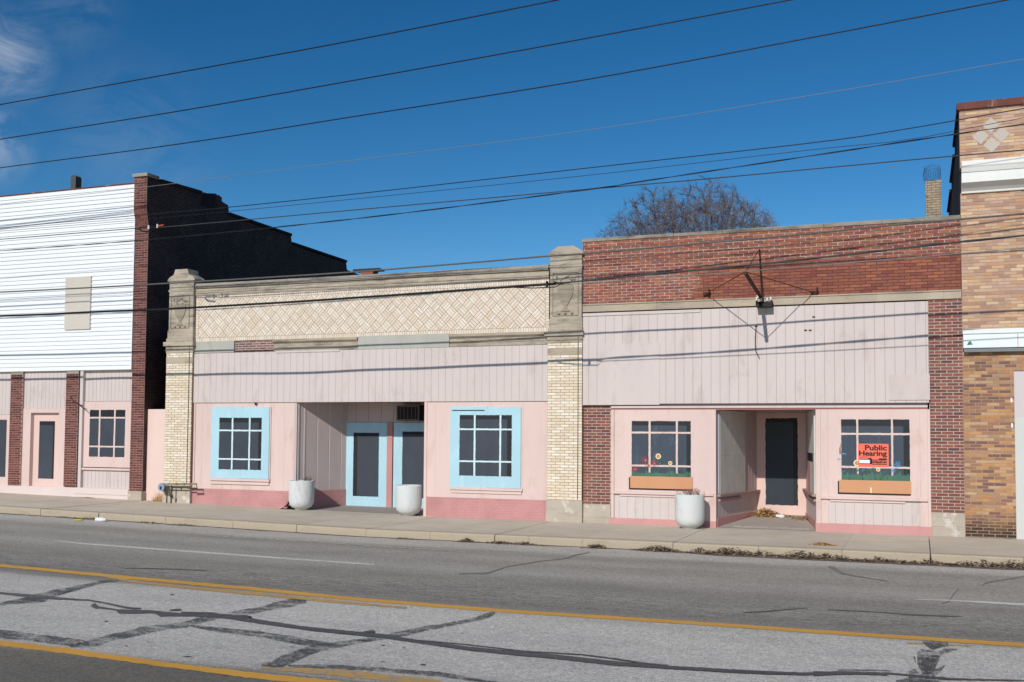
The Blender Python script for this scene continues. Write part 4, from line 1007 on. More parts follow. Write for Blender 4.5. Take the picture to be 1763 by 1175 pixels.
painted_window(wbR, (1448.4, 1566.4), (722.4, 828), yw, (1476.4, 1536.2), (747.6, 805), vw=3.4, hw=3.4, pane=m_pane_bl, dark=(11, 9), nomun_bottom=.10)
def mural(parent, grass, spiders, daisies, blues, leaves, box, blk):
    yy = yw-.0095
    mb = MB()
    x0, x1, z0, z1 = RX(*grass, yy)
    n = 60; top = []
    for i in range(n+1):
        x = x0+(x1-x0)*i/n; top.append((x, z1-random.uniform(0, .3)*(z1-z0)+(random.random() < .25)*random.uniform(0, .10)))
    mb.xz([(x0, z0), (x1, z0)]+list(reversed(top)), yy-.001, yy+.001)
    for _ in range(34):
        x = random.uniform(x0+.02, x1-.02); h = random.uniform(.05, .19)+z1; l = random.uniform(-.05, .05)
        mb.xz([(x-.006, z0+.02), (x+.006, z0+.02), (x+l, h)], yy-.0016, yy)
    for px, py, r in leaves:
        p = P(px, py, yy); mb.xz([(p.x-r, p.z-r*.9), (p.x+r*.2, p.z-r*.6), (p.x+r*1.2, p.z+r*.8), (p.x, p.z+r*.4)], yy-.0022, yy-.0017)
    for px, py in [(a[0], a[1]) for a in spiders+daisies+blues]:
        p = P(px, py, yy); mb.xz([(p.x-.006, z0+.03), (p.x+.006, z0+.03), (p.x+.003, p.z), (p.x-.003, p.z)], yy-.0017, yy-.0001)
    mb.build('painted_grass', m_green, parent)
    def rays(mb, p, r, n, w, m, ya, full=True):
        for k in range(n):
            t = 2*pi*k/n+random.uniform(-.2, .2); rr = r*random.uniform(.7, 1.1); c, s_ = cos(t), sin(t)
            mb.xz([(p.x-s_*w*.4, p.z+c*w*.4), (p.x+c*rr*.6+(-s_)*-w, p.z+s_*rr*.6+c*-w), (p.x+c*rr, p.z+s_*rr), (p.x+c*rr*.6+(-s_)*w, p.z+s_*rr*.6+c*w)][::-1 if False else 1], ya-.001-.00004*k, ya, m)
    for grp, colm, cen in ((spiders, m_spider, m_orange), (blues, m_bluep, m_spider)):
        for px, py, r in grp:
            p = P(px, py, yy); mb = MB(); rays(mb, p, r*1.1, 13, .0055, 0, yy-.003); mb.disc(p.x, p.z, r*.18, yy-.0042, m=1, t=.001); mb.build('painted_flower', [colm, cen], parent)
    for px, py, r in daisies:
        p = P(px, py, yy); mb = MB()
        for k in range(12): t = 2*pi*k/12; mb.disc(p.x+cos(t)*r*.78, p.z+sin(t)*r*.78, r*.24, yy-.003-.00003*k, 8, 0, .001)
        mb.disc(p.x, p.z, r*.66, yy-.0045, 16, 1, .001); mb.build('painted_flower', [m_daisy, m_orange], parent)
    bx0, bx1, bz0, bz1 = RX(*box, yw-.02)
    mb = MB(); mb.box(bx0, bx1, yw-.03, yw-.0005, bz0, bz1, 0)
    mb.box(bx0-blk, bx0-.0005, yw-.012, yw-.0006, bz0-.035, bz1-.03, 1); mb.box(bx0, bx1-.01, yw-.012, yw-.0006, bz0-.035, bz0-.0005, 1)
    mb.build('flower_box_board', [m_brown, m_paneD], parent)
mural(wbL, (1088.5, 1189, 814, 822), [(1111.5, 793, .12), (1126.8, 798, .095), (1093.5, 808, .085), (1116.5, 803, .05)], [(1133.4, 786, .068), (1154, 797.8, .050)], [], [(1137, 797, .05), (1140, 794, .04)], (1085.2, 1192.4, 821, 841.8), .035)
mural(wbR, (1449, 1566, 816, 829), [], [(1475.5, 797.7, .075), (1512, 809, .044)], [(1545.7, 800.5, .085), (1538, 810.5, .06)], [(1475, 811, .05), (1486, 809, .06), (1500, 808, .05), (1453, 812, .04)], (1444.8, 1568.6, 827.6, 849.6), .03)
for px, py, w in ((1453.5, 781.7, .05), (1445.6, 790.8, .05)): mb = MB(); p = P(px, py, yw-.005); mb.xz([(p.x-w, p.z-.012), (p.x+w*1.1, p.z-.008), (p.x+w*.6, p.z+.008), (p.x-w*.9, p.z+.016)], yw-.006, yw-.0001); mb.build('blue_brush_mark', m_bluep, wbR)
mb = MB(); p = P(1446.5, 772, yw); mb.xz([(p.x-.02, p.z-.12), (p.x+.015, p.z-.14), (p.x+.01, p.z+.02), (p.x+.012, p.z+.13), (p.x-.008, p.z+.03), (p.x-.018, p.z)], yw-.003, yw-.0001); mb.build('scorch_mark', paint('scorch', (140, 108, 96), .2, 8), wbR)
p = P(1499.5, 842, yw-.03); mb = MB(); mb.xz([(p.x-.012, p.z-.09), (p.x+.02, p.z-.09), (p.x+.012, p.z-.04), (p.x+.018, p.z+.01), (p.x-.01, p.z+.04), (p.x-.016, p.z+.0)], yw-.0325, yw-.0301); mb.build('paint_chip', m_daisy, wbR)
# deep entrance
yd = 2.8
eL, eR = P(1232.8, 780, 0).x, P(1404.5, 780, 0).x
dL, dR = P(1303, 800, yd).x, P(1387.5, 800, yd).x
zdt = P(1345, 712, yd).z; zso = zr0+.01; zfd = 0.135
def mk(xa, xb, flip):
    dv = Vector((xb-xa, yd-.08, 0)); L = dv.length; dv.normalize(); nv = Vector((dv.y, -dv.x, 0))*(1 if not flip else -1)
    return (lambda u, d, z: (xa+dv.x*u-nv.x*d, .08+dv.y*u-nv.y*d, z)), L
for flip, (xa, xb) in ((False, (eL, dL)), (True, (eR, dR))):
    tf, L = mk(xa, xb, flip)
    zrl = P(1233, 852, 0).z if not flip else P(1404, 852, 0).z
    mb = MB(tf); grooved(mb, 0, L, .22, zso+.1, 0, t=.04, pitch=.205, gw=.016, gd=.006); mb.box(0, L, .041, .06, -.05, zso+.1, 0); ew = mb.build('entrance_wall', [m_mauve, paint('pale_bead', (214, 196, 190))], D1)
    mb = MB(tf); mb.box(0, L, -.02, -.0005, -.02, .22); mb.build('base_board', m_rose, ew)
    mb = MB(tf); mb.box(0, L, -.09, -.0005, zrl-.05, zrl); mb.box(.1, L*.55, -.05, -.0005, zrl-.17, zrl-.11); mb.build('rail', paint('mauve_rail', (176, 140, 134)), ew)
    mb = MB(tf); e = L*.66; mb.box(.14, e, -.035, -.0005, zrl+.002, zrl+.9); mb.box(.14, e, -.035, -.0005, zrl+.903, zso-.02); mb.build('plywood_sheet', m_greyply, ew)
    if not flip: mb = MB(tf); mb.box(.09, .115, -.03, -.0005, zrl+.01, zso-.06); mb.build('white_trim', paint('chalky_blue_trim', (176, 180, 190)), ew)
    if flip:
        mb = MB(tf); mb.box(L*.4, L*.64, -.039, -.0355, zrl+.005, zrl+.72, 0); mb.box(L*.15, L*.64, -.043, -.0395, zrl+.73, zrl+.92, 1); mb.build('torn_sheet_edge', [m_rose, m_paneD], ew)
mb = MB(); mb.box(dL-.02, dR+.02, yd, yd+.06, zfd-.02, zdt); dr = mb.build('door', m_pkworn, D1)
a, b, c, e = RX(1318, 1373.6, 720.5, 870, yd)
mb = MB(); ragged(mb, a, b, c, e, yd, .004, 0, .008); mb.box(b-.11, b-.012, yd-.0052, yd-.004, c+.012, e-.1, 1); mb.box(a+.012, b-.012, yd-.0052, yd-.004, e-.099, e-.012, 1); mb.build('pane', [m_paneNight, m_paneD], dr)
mb = MB(); mb.box(dL-.3, dR+.3, yd+.001, yd+.1, zdt+.001, zso+.1); mb.build('door_head', m_mauve, D1)
mb = MB(); mb.box(eL-.05, eR+.05, .07, yd+.2, zso+.02, zso+.07); mb.build('soffit', m_mauve, D1)
mb = MB(); mb.box(dL, dR, yd-.35, yd, -.1, zfd+.01); mb.add([(eL, .10, .006), (eR, .10, .006), (dR, yd-.351, zfd-.005), (dL, yd-.351, zfd-.005)], [(0, 1, 2, 3)]); mb.build('doorstep', paint('grey_step_concrete', (178, 168, 158), .1, 2, .8, dirt=(146, 136, 128), dirt_amt=.5), D1)
mb = MB()                                                     # pale worn tile mosaic along the threshold
for i in range(70):
    x = eL+.35+(eR-eL-.5)*i/70
    for j in range(3):
        if random.random() < .62: yq = .16+j*.11+random.uniform(-.03, .03); mb.box(x, x+random.uniform(.012, .022), yq, yq+.06, .008, .008+.048*yq)
mb.build('threshold_tiles', paint('worn_white_tile', (196, 192, 186)), D1)['kind'] = 'stuff'
mb = MB(); mb.box(X0+.02, X1, .301, .5, zr0+.1, zcb-.1); mb.box(X0+.02, X1-.02, .5, 17.5, 3.0, 6.0); mb.box(X0+.02, X0+.2, .35, 17, -.05, 2.99); mb.box(X1-.2, X1-.02, .35, 17, -.05, 2.99)
mb.box(X0+.02, eL-.06, .3, .4, -.05, 3.2); mb.box(eR+.06, X1-.02, .3, .4, -.05, 3.2); mb.build('roof', m_roof, D1)
# leaning buff chimney with blue netting over its mouth
ych = 6.0
a, b = P(1594.5, 374, ych), P(1622.5, 374, ych); c, d = P(1592.8, 312, ych), P(1620, 308, ych)
mb = MB(); mb.add([(a.x, ych, 5.9), (b.x, ych, 5.9), (b.x, ych+.5, 5.9), (a.x, ych+.5, 5.9), (c.x, ych, c.z), (d.x, ych, c.z+.02), (d.x, ych+.5, c.z+.02), (c.x, ych+.5, c.z)], [(0, 1, 5, 4), (1, 2, 6, 5), (2, 3, 7, 6), (3, 0, 4, 7), (4, 5, 6, 7), (3, 2, 1, 0)])
ch = mb.build('chimney', m_stub, D1)
mb = MB(); cx = (c.x+d.x)/2; rr = (d.x-c.x)/2; zt0 = c.z-.0; zt1 = P(1606, 285, ych).z
for k in range(22):
    t = 2*pi*k/22; mb.tube([(cx+cos(t)*rr*.96, ych+.25+sin(t)*.26, zt0), (cx-.03+cos(t)*rr*1.14+random.uniform(-.01, .01), ych+.25+sin(t)*.3, (zt0+zt1)/2), (cx+cos(t+.15)*rr*1.0, ych+.25+sin(t+.15)*.27, zt1+random.uniform(-.05, .05))], .0035, 3)
for j in range(9):
    z = zt0+(zt1-zt0)*j/8; bul = 1+.14*sin(pi*j/8)
    mb.tube([(cx-.02+cos(2*pi*k/18)*rr*bul, ych+.25+sin(2*pi*k/18)*.28*bul, z+.01*sin(k)) for k in range(19)], .0035, 3)
mb.build('netting', m_net, ch)

# ---------------------------------------------------------------- tall tan brick building (right edge)
T1 = thing('brick_building', 'tall tan and orange brick building with white cornice and diamond tiles at the right edge', 'building', (11, 0, 0))
TX0, TX1 = P(1659.5, 780, 0).x+.004, 17.0
tz1 = P(1706, 184.5, 0).z
zk1, zk0 = P(1706, 278, 0).z, P(1706, 331, 0).z
zb_1, zb_0 = P(1706, 566, 0).z, P(1706, 607, 0).z
ox = P(1748, 780, 0).x; oz = P(1755, 638.5, 0).z
dia = [(1706, 215.9), (1688.4, 235.5), (1724, 232), (1707.3, 249.6)]
dd = .172
holes = [(P(a, b).x-dd*.75, P(a, b).x+dd*.75, P(a, b).z-dd*.75, P(a, b).z+dd*.75) for a, b in dia]
mb = MB(); bricks(mb, TX0, TX1, zk1-.1, tz1, 0.0, L=.24, H=.0695, j=.010, depth=.3); bricks(mb, TX0, TX1, zb_1-.05, zk0+.02, 0.0, L=.24, H=.0695, j=.010, depth=.3)
mb.build('upper_brickwork', [m_tan, m_tanmortar], T1)
mb = MB(); zo = P(1700, 922, 0).z
bricks(mb, TX0, ox, -.05, oz, 0.0, L=.234, H=.0685, j=.013, depth=.3); n = round((zb_0+.02-oz)/.0667); bricks(mb, TX0, TX1, oz+.001, zb_0+.02, 0.0, L=.234, H=.0685, j=.013, depth=.3)
mb.build('lower_brickwork', [m_tanlow, m_tanmortar], T1)
for a, b in dia:
    mb = MB(); p = P(a, b); mb.xz([(p.x-dd, p.z), (p.x, p.z-dd), (p.x+dd, p.z), (p.x, p.z+dd)], -.006, .003); mb.build('diamond_tile', paint('grey_tile', (190, 180, 168), .05, 3), T1)
mb = MB(); p1 = P(1706, 172.2, -.05).z
mb.box(TX0-.05, TX1, -.06, .5, tz1-.01, p1); mb.build('metal_coping', m_rustcap, T1)
xk0 = P(1655.5, 300, -.28).x
mb = MB()
zq = lambda py, y=-.30: P(1706, py, y).z
mb.prof([(.005, zk1+.03), (.005, zk0), (-.05, zk0+.0), (-.06, zq(327, -.06)), (-.24, zq(311.5, -.28)), (-.28, zq(311.5, -.28)), (-.28, zq(294, -.28)), (-.30, zq(293.5)), (-.33, zq(286, -.33)), (-.35, zq(283, -.35)), (-.35, zq(275.5, -.35)), (-.33, zq(274, -.33))], xk0, TX1)
mb.build('cornice', m_whitemetal, T1)
xb0 = P(1658.5, 585, -.16).x
mb = MB(); zz = lambda py, y=-.16: P(1710, py, y).z
mb.box(xb0, TX1, -.16, .004, zz(598.5), zz(574.5)); mb.box(xb0-.01, TX1, -.185, .004, zz(574.2), zz(566.2, -.185)); sb = mb.build('sign_band', m_band, T1)
mb = MB(); p = P(1670.3, 591.5, -.16); mb.xz([(p.x-.055, p.z-.035), (p.x+.05, p.z-.03), (p.x+.012, p.z+.05), (p.x-.015, p.z+.05)], -.164, -.1602, 0); mb.xz([(p.x-.06, p.z-.035), (p.x-.04, p.z-.035), (p.x-.02, p.z+.03), (p.x-.03, p.z+.03)], -.168, -.1645, 1); mb.build('corner_mark', [m_logo, m_rust], sb)
mb = MB(); a = P(1752.5, 587, -.16); mb.box(a.x-.012, a.x+.010, -.163, -.1602, zz(598), zz(575.5)); mb.build('rust_streak', paint('rust_stain', (226, 196, 160)), sb)
mb = MB(); mb.box(xb0+.01, TX1, -.13, .003, zb_0+.005, zz(598.5)-.0005); mb.build('soffit_flashing', paint('grey_flashing', (126, 130, 132)), sb)
mb = MB(); zmid = P(1755, 718, .03).z
mb.box(ox+.001, TX1, .03, .2, zmid, oz-.001, 0); mb.box(ox+.001, TX1, .03, .2, -.05, zmid-.001, 1); mb.build('boarded_opening', [paint('mauve_wall', (208, 196, 196), .04), paint('chalk_wall', (206, 206, 200), .05)], T1)
for px, py in ((1741.5, 689), (1742.5, 732.5)): mb = MB(); p = P(px, py); mb.box(p.x-.018, p.x+.018, -.006, -.0005, p.z-.05, p.z+.04); mb.build('white_tag', m_label, T1)
mb = MB(); p = P(1711, 782); random.seed(5)
pts = [(p.x-.13+.26*i/16, -.004, p.z+random.uniform(-.028, .028)) for i in range(17)]; mb.tube(pts, .004, 4); mb.tube([(p.x-.10, -.004, p.z), (p.x+.2, -.004, p.z+.012)], .005, 4); mb.build('chalk_scribble', paint('faded_scribble', (226, 196, 164)), T1)
def TS(px, py): q = PXp(px, py, TX0-.02); return (q.y, q.z)
stp = [TS(1647, 178), TS(1645, 205), TS(1643.5, 225), TS(1641, 235), TS(1640, 262), TS(1637.5, 275), TS(1636, 295), TS(1632, 303), TS(1631, 320), TS(1628.5, 325), TS(1628, 345), TS(1628, 375)]
yy_ = .3; zs_ = [tz1, tz1-.0]
mb = MB()
D = 14.0; prev = .31
zt_ = [tz1, tz1-.25, tz1-.5, tz1-.75, tz1-1.0]
for k in range(5):
    a = .31+k*(D/5); b = .31+(k+1)*(D/5); mb.box(TX0, TX0+.3, a+.001, b, -.05, zt_[k]-.02, 0); mb.box(TX0-.05, TX0+.34, a+.001, b, zt_[k]-.019, zt_[k]+.06, 1)
mb.build('side_wall', [m_tarwall, m_tarwall], T1)
mb = MB(); mb.box(TX0+.31, TX1, .31, D, 0, tz1-1.3); mb.build('roof', m_roof, T1)

# ---------------------------------------------------------------- bracket of a lost sign
a = P(1307.7, 430, -.03); tip = P(1283, 470, -2.2); bs = P(1311.5, 515, -.06); l = P(1215.8, 506.3, -.04); r_ = P(1401, 504, -.04)
BR = thing('sign_bracket', 'rusty empty sign bracket with guy rods high on the red brick wall', 'sign bracket', (bs.x, 0, bs.z))
mb = MB(); mb.tube([(bs.x, -.02, bs.z), (tip.x, -2.2, tip.z)], .042, 8); mb.build('arm', m_rust, BR)
mb = MB(); mb.tube([(a.x, -.05, a.z), (bs.x, -.05, bs.z)], .018, 6); mb.build('wall_rod', m_rust, BR)
for q in (a, l, r_):
    mb = MB(); mb.tube([(q.x, -.05, q.z), (tip.x, -2.16, tip.z+.03)], .010, 5); mb.build('guy_rod', m_rust, BR)
for q in (l, r_):
    mb = MB(); mb.box(q.x-.07, q.x+.07, -.06, -.001, q.z-.035, q.z+.035); mb.tube([(q.x+.06, -.03, q.z-.07), (q.x+.09, -.12, q.z+.09)], .02, 6); mb.build('wall_anchor', m_rust, BR)
x0, x1, z0, z1 = RX(1301, 1328, 517, 529.5, -.35)
mb = MB(); mb.box(x0, x1, -.35, -.03, z0+.02, z0+.09); mb.box(x0, x0+.02, -.35, -.03, z0+.091, z1); mb.box(x1-.02, x1, -.35, -.03, z0+.091, z1); mb.box(x0+.021, x1-.021, -.05, -.031, z0+.091, z1); mb.build('tray', m_black, BR)
for i, (dx, dzz) in enumerate(((-.17, .05), (-.06, .03), (.07, .03), (.15, .05), (-.14, .11))):
    mb = MB(); mb.lathe([(.004, -.045), (.022, -.04), (.027, -.01), (.018, .0), (.026, .012), (.018, .04), (.004, .045)], ((x0+x1)/2+dx, -.25, z1+dzz-.01), 10); mb.build('insulator', paint('white_porcelain', (226, 224, 216), .04, 3, .3), BR, smooth=True)
mb = MB(); mb.tube([((x0+x1)/2+.02, -.3, z1-.04), ((x0+x1)/2+.12, -.34, z1-.01), ((x0+x1)/2+.17, -.3, z1-.09), ((x0+x1)/2+.1, -.34, z1-.1)], .01, 5); mb.build('loose_cable', m_wiregrey, BR)

# ---------------------------------------------------------------- notice
yn = -.034
x0, x1, z0, z1 = RX(1477.4, 1530, 764.4, 803.8, yn)
NT_ = thing('notice_sign', 'orange red Public Hearing notice fixed over the painted window with flowers', 'sign', ((x0+x1)/2, yn, z0))
mb = MB(); mb.box(x0, x1, yn, yn+.005, z0, z1); mb.build('sign_board', m_sign, NT_)
def text(body, w, h, x, z, mat, parent, y, right=True, bold=.022):
    cu = bpy.data.curves.new('t', 'FONT'); cu.body = body; cu.size = 1; cu.offset = bold; cu.extrude = 0
    o = bpy.data.objects.new('t', cu); COL.objects.link(o); bpy.context.view_layer.update()
    dg = bpy.context.evaluated_depsgraph_get(); me = bpy.data.meshes.new_from_object(o.evaluated_get(dg))
    xs_ = [v.co.x for v in me.vertices]; ys_ = [v.co.y for v in me.vertices]; ax, bx, ay, by = min(xs_), max(xs_), min(ys_), max(ys_)
    vs = [(x+(v.co.x-ax)/(bx-ax)*w, y, z+(v.co.y-ay)/(by-ay)*h) for v in me.vertices]; fs = [list(p.vertices) for p in me.polygons]; nb = len(vs); e_ = h*.022; vs = vs+[(a+e_, b-.0001, c) for a, b, c in vs]+[(a-e_, b-.0002, c) for a, b, c in vs]+[(a, b-.0003, c+e_*.7) for a, b, c in vs]; fs = [[i+k*nb for i in f] for k in range(4) for f in fs]
    bpy.data.objects.remove(o); mb = MB(); mb.add(vs, fs); return mb.build('lettering', mat, parent)
def sgn(u, v):  # notice coordinates from its enlarged view
    return x0+(u-85)/(1435-85)*(x1-x0), z1-(v-110)/(1110-110)*(z1-z0)
for body, u0_, u1_, v0_, v1_, mt, bo in (('Public', 395, 1355, 170, 405, m_ink, .02), ('Hearing', 130, 1355, 415, 710, m_ink, .02)):
    A = sgn(u0_, v1_); B = sgn(u1_, v0_); text(body, B[0]-A[0], B[1]-A[1], A[0], A[1], mt, NT_, yn-.0015, bold=bo)
mb = MB()
for (u0_, u1_, v0_, v1_) in ((150, 560, 672, 690), (600, 740, 672, 690), (150, 490, 715, 732)):
    A = sgn(u0_, v1_); B = sgn(u1_, v0_); mb.box(A[0], B[0], yn-.0012, yn-.0002, A[1], B[1])
mb.build('small_print', paint('faint_print', (176, 82, 66)), NT_)
mb = MB(); A = sgn(120, 1005); B = sgn(700, 780); mb.box(A[0], B[0], yn-.0012, yn-.0002, A[1], B[1]); A = sgn(530, 779); B = sgn(680, 735); mb.box(A[0], B[0], yn-.0012, yn-.0002, A[1], B[1]); A = sgn(700.5, 1020); B = sgn(1360, 800); mb.box(A[0], B[0], yn-.0012, yn-.0002, A[1], B[1]); A = sgn(1000, 799); B = sgn(1360, 745); mb.box(A[0], B[0], yn-.0012, yn-.0002, A[1], B[1]); mb.build('black_panel', m_ink, NT_)
mb = MB(); A = sgn(125, 970); B = sgn(605, 815); mb.box(A[0], B[0], yn-.003, yn-.0013, A[1], B[1]); mb.build('label', m_label, NT_)
for body, v0_, v1_ in (('317-327-5155', 818, 895), ('indy.gov/dmd', 925, 1005)):
    A = sgn(715, v1_); B = sgn(1350, v0_); text(body, B[0]-A[0], B[1]-A[1], A[0], A[1], m_sign, NT_, yn-.0016, bold=.03)

# ---------------------------------------------------------------- concrete planters
def foot(px, py): return G(px, py, 0.002)
def make_planter(p, R, Hh, label):
    t = thing('planter', label, 'planter', p, 'round concrete planters on the pavement')
    mb = MB(); pr = [(R*.52, 0.0), (R*.54, .035), (R*.60, .045), (R*.78, .075), (R*.92, .14), (R*.985, .22), (R, .32), (R, Hh-.02), (R*.985, Hh), (R*.88, Hh), (R*.86, Hh-.06), (R*.3, Hh-.07)]
    mb.lathe(pr, p, 48); mb.build('bowl', m_planter, t, smooth=True)
    mb = MB(); mb.lathe([(R*.86, Hh-.10), (R*.855, Hh-.055), (R*.3, Hh-.04)], p, 24); mb.build('soil', m_soil, t)
    return t
fp = [Vector((P(519, 855, -.12).x, -.12, .064)), Vector((P(706, 862, -.02).x, -.10, .018)), Vector((P(1187.6, 880, -.52).x, -.52, .003))]
def prad(p, w): return w/2/FPX*((p-CAM).dot(fwd))
R = prad(fp[1], 45.0); Hh = (52.0/FPX)*((fp[1]-CAM).dot(fwd))*1.0
pl = make_planter(fp[0], R, Hh, 'white concrete planter at the left side of the blue doorway, twigs in it')
p2 = copytree(pl); p2.location = fp[1]; p2['label'] = 'empty looking white concrete planter in front of the right hand blue door'; p2.rotation_euler.z = 1.1
p3 = copytree(pl); p3.location = fp[2]; p3['label'] = 'white concrete planter by the red brick shop, left of the deep doorway'; p3.rotation_euler.z = 2.3
def twigs(p, n, h, rad, ox, label, m=m_twig):
    mb = MB()
    for _ in range(n):
        x = p.x+ox+random.gauss(0, rad*.5); y = p.y+random.gauss(0, rad*.4); z = p.z+Hh-.05
        dx, dy = random.gauss(0, .25), random.gauss(0, .25); L = random.uniform(.4, 1)*h; a = (x, y, z); b = (x+dx*L*.6, y+dy*L*.6, z+L*.55); c = (x+dx*L*1.5, y+dy*L, z+L)
        mb.tube([a, b, c], .0035, 3)
        for k in range(3): t = random.uniform(.3, .9); q = (x+dx*L*t*1.3, y+dy*L*t, z+L*t); mb.tube([q, (q[0]+random.uniform(-.06, .06), q[1]+random.uniform(-.05, .05), q[2]+random.uniform(.01, .07))], .003, 3)
    tag(mb.build('dead_plant', m, origin=(p.x+ox, p.y, p.z+Hh-.05)), label, 'plant')
random.seed(21)
twigs(fp[0], 22, .16, .12, .19, 'small dead brown twigs sticking out of the left planter')
twigs(fp[2], 46, .20, .26, .05, 'dead reddish twigs in the planter by the red brick shop', paint('reddish_twig', (150, 110, 98), .3, 6))

# ---------------------------------------------------------------- gas meter
ym = -.30
c = P(279.7, 839, ym)
GM = thing('gas_meter', 'small grey blue gas meter with rusty pipes at the foot of the left cream pillar', 'gas meter', (c.x, ym, .1))
mb = MB(); n = 18
ring = [(c.x-.02+.0, ym)]
mb.add([(c.x+.11*cos(2*pi*k/n), ym-.06, c.z+.115*sin(2*pi*k/n)) for k in range(n)]+[(c.x+.11*cos(2*pi*k/n), ym+.05, c.z+.115*sin(2*pi*k/n)) for k in range(n)], [list(range(n)), [n+k for k in reversed(range(n))]]+[(k, k+n, (k+1) % n+n, (k+1) % n) for k in range(n)])
mb.box(c.x-.03, c.x+.02, ym-.075, ym-.0601, c.z-.06, c.z+.02, 1); mb.build('regulator', [m_gmet, m_black], GM)
def gp(px, py): q = P(px, py, ym); return (q.x, ym, q.z)
mb = MB(); mb.tube([gp(290, 853), gp(289, 833.5), gp(300, 833.3), gp(338.5, 833.6)], .022, 7); mb.build('pipe', m_pipe, GM)
mb = MB(); mb.tube([gp(284, 838), gp(300, 838.5), gp(327, 838.5)], .02, 7); mb.tube([gp(327, 841.2), gp(339, 841.2)], .026, 6); mb.tube([gp(338, 833), gp(339.5, 842)], .012, 5); mb.tube([gp(312.5, 838), gp(312, 845)], .012, 5); mb.build('pipe', m_pipeD, GM)
mb = MB(); mb.tube([gp(286.5, 838), gp(287.5, 852), (gp(287, 866)[0], ym, hx(c.x)-.01)], .02, 7); mb.tube([gp(295.5, 836), gp(295, 850), (gp(294.5, 866)[0], ym, hx(c.x)-.01)], .02, 7)
for px, py in ((295, 855), (287, 849), (284, 845)): q = gp(px, py); mb.tube([(q[0], ym, q[2]-.04), (q[0], ym, q[2]+.04)], .038, 8)
mb.build('riser', m_pipeD, GM)
for px in (304, 317): mb = MB(); q = gp(px, 833.5); mb.tube([(q[0]-.03, ym, q[2]), (q[0]+.03, ym, q[2])], .034, 8); mb.build('coupling', m_pipe, GM)

# ---------------------------------------------------------------- litter, grass, leaves
random.seed(31)
def shards(mb, cx, cy, rx, ry, hh, n, zb=0.0, s0=.012, s1=.05, mats=1, shape=1.0):
    for _ in range(n):
        a, b = random.gauss(0, .42), random.gauss(0, .42)
        x, y = cx+a*rx, cy+b*ry; k = math.exp(-(a*a+b*b)*2.2*shape); z = zb+hx(x)+random.random()*hh*k
        L = random.uniform(s0, s1); t = random.uniform(0, 2*pi); w = L*random.uniform(.12, .5); e = random.gauss(0, .35)
        d = Vector((cos(t), sin(t)*.8, e)); u = Vector((-sin(t), cos(t), random.gauss(0, .3)))
        p = Vector((x, y, z+.004))
        mb.add([tuple(p-d*L), tuple(p+u*w), tuple(p+d*L), tuple(p-u*w+Vector((0, 0, .006)))], [(0, 1, 2, 3)], random.randrange(mats))
mb = MB(); yg = YK-.10
for px, w, h, n in ((640, .35, .02, 60), (775, .22, .09, 160), (847, .42, .05, 220), (893, .4, .05, 200), (1040, .30, .09, 260), (1156, .55, .11, 520), (240, .6, .03, 80), (335, .5, .03, 90), (30, 1.2, .03, 90), (75, .3, .06, 60)):
    x = G(px, 940, ZR).x if px > 600 else G(px, 903, ZR).x
    shards(mb, x, yg, w, .16, h, n, ZR, .012, .055, 2)
x = G(1200, 955, ZR).x
while x < 14:
    shards(mb, x, yg+random.uniform(-.02, .03), .35, .2, random.choice((.03, .05, .09, .12)), 120, ZR, .012, .06, 2); x += .30
for px in (1250, 1380, 1735): shards(mb, G(px, 960, ZR).x, yg, .6, .2, .15, 260, ZR, .012, .06, 2)
tag(mb.build('leaf_litter', [m_leaf, paint('dark_leaf', (118, 102, 86), .3, 8)]), 'brown dead leaves and dirt gathered in the gutter under the kerb', 'leaf litter', kind='stuff')
# dirt film in the gutter
mb = MB(); n = 260; vs = []
for i in range(n+1):
    x = -20+i*(36/n); k = 0.10+0.10*mn.noise(Vector((x*1.3, 0, 0)))+(0.30 if x > 2.6 else 0.0)*min(1, (x-2.6)/1.5 if x > 2.6 else 0)+.05*random.random()
    vs += [(x, YK-.004, ZR+.0055+hx(x)), (x, YK-.004-max(.03, k), ZR+.0045+hx(x))]
mb.add(vs, [(2*i, 2*i+1, 2*i+3, 2*i+2) for i in range(n)]); struct(mb.build('gutter_dirt', m_dirt))
mb = MB(); p = G(1327, 889, .04); q = G(1395, 899, .02)
shards(mb, P(1318, 886, yd-.4).x, yd-.35, .50, .28, .20, 700, .12, .02, .09, 1)
shards(mb, P(1345, 888, yd-.4).x+.1, yd-.45, .8, .2, .06, 380, .11, .015, .05, 2)
shards(mb, P(1385, 895, 2.1).x, 2.1, .4, .5, .07, 300, .09, .015, .06, 2)
shards(mb, P(1304, 886, yd-.4).x, yd-.4, .25, .2, .08, 150, .11, .015, .06, 2)
tag(mb.build('leaf_litter', [m_straw, m_leaf]), 'straw coloured dry grass and leaves blown against the recessed pink door', 'leaf litter', kind='stuff')
mb = MB(); p = G(1417, 939, 0); shards(mb, p.x, p.y, .32, .14, .05, 260, .0, .015, .05, 1); tag(mb.build('dry_leaves', m_straw, origin=p), 'little heap of dry tan leaves lying on the pavement near the kerb', 'leaves', kind='stuff')
mb = MB()
x = P(276, 850, .02).x
for _ in range(260):
    a = x+random.gauss(.0, .16); y = random.uniform(-.1, .1); L = random.uniform(.1, .36)*math.exp(-((a-x)/.25)**2); z = hx(a); t = random.gauss(0, .3)
    mb.add([(a-.005, y, z), (a+.005, y, z), (a+t*L, y+random.gauss(0, .1)*L, z+L)], [(0, 1, 2)])
tag(mb.build('dry_grass', m_straw, origin=(x, 0, hx(x))), 'tuft of dry yellow grass against the pink gap wall beside the gas meter', 'grass', kind='stuff')
mb = MB(); p = G(494, 879, 0)
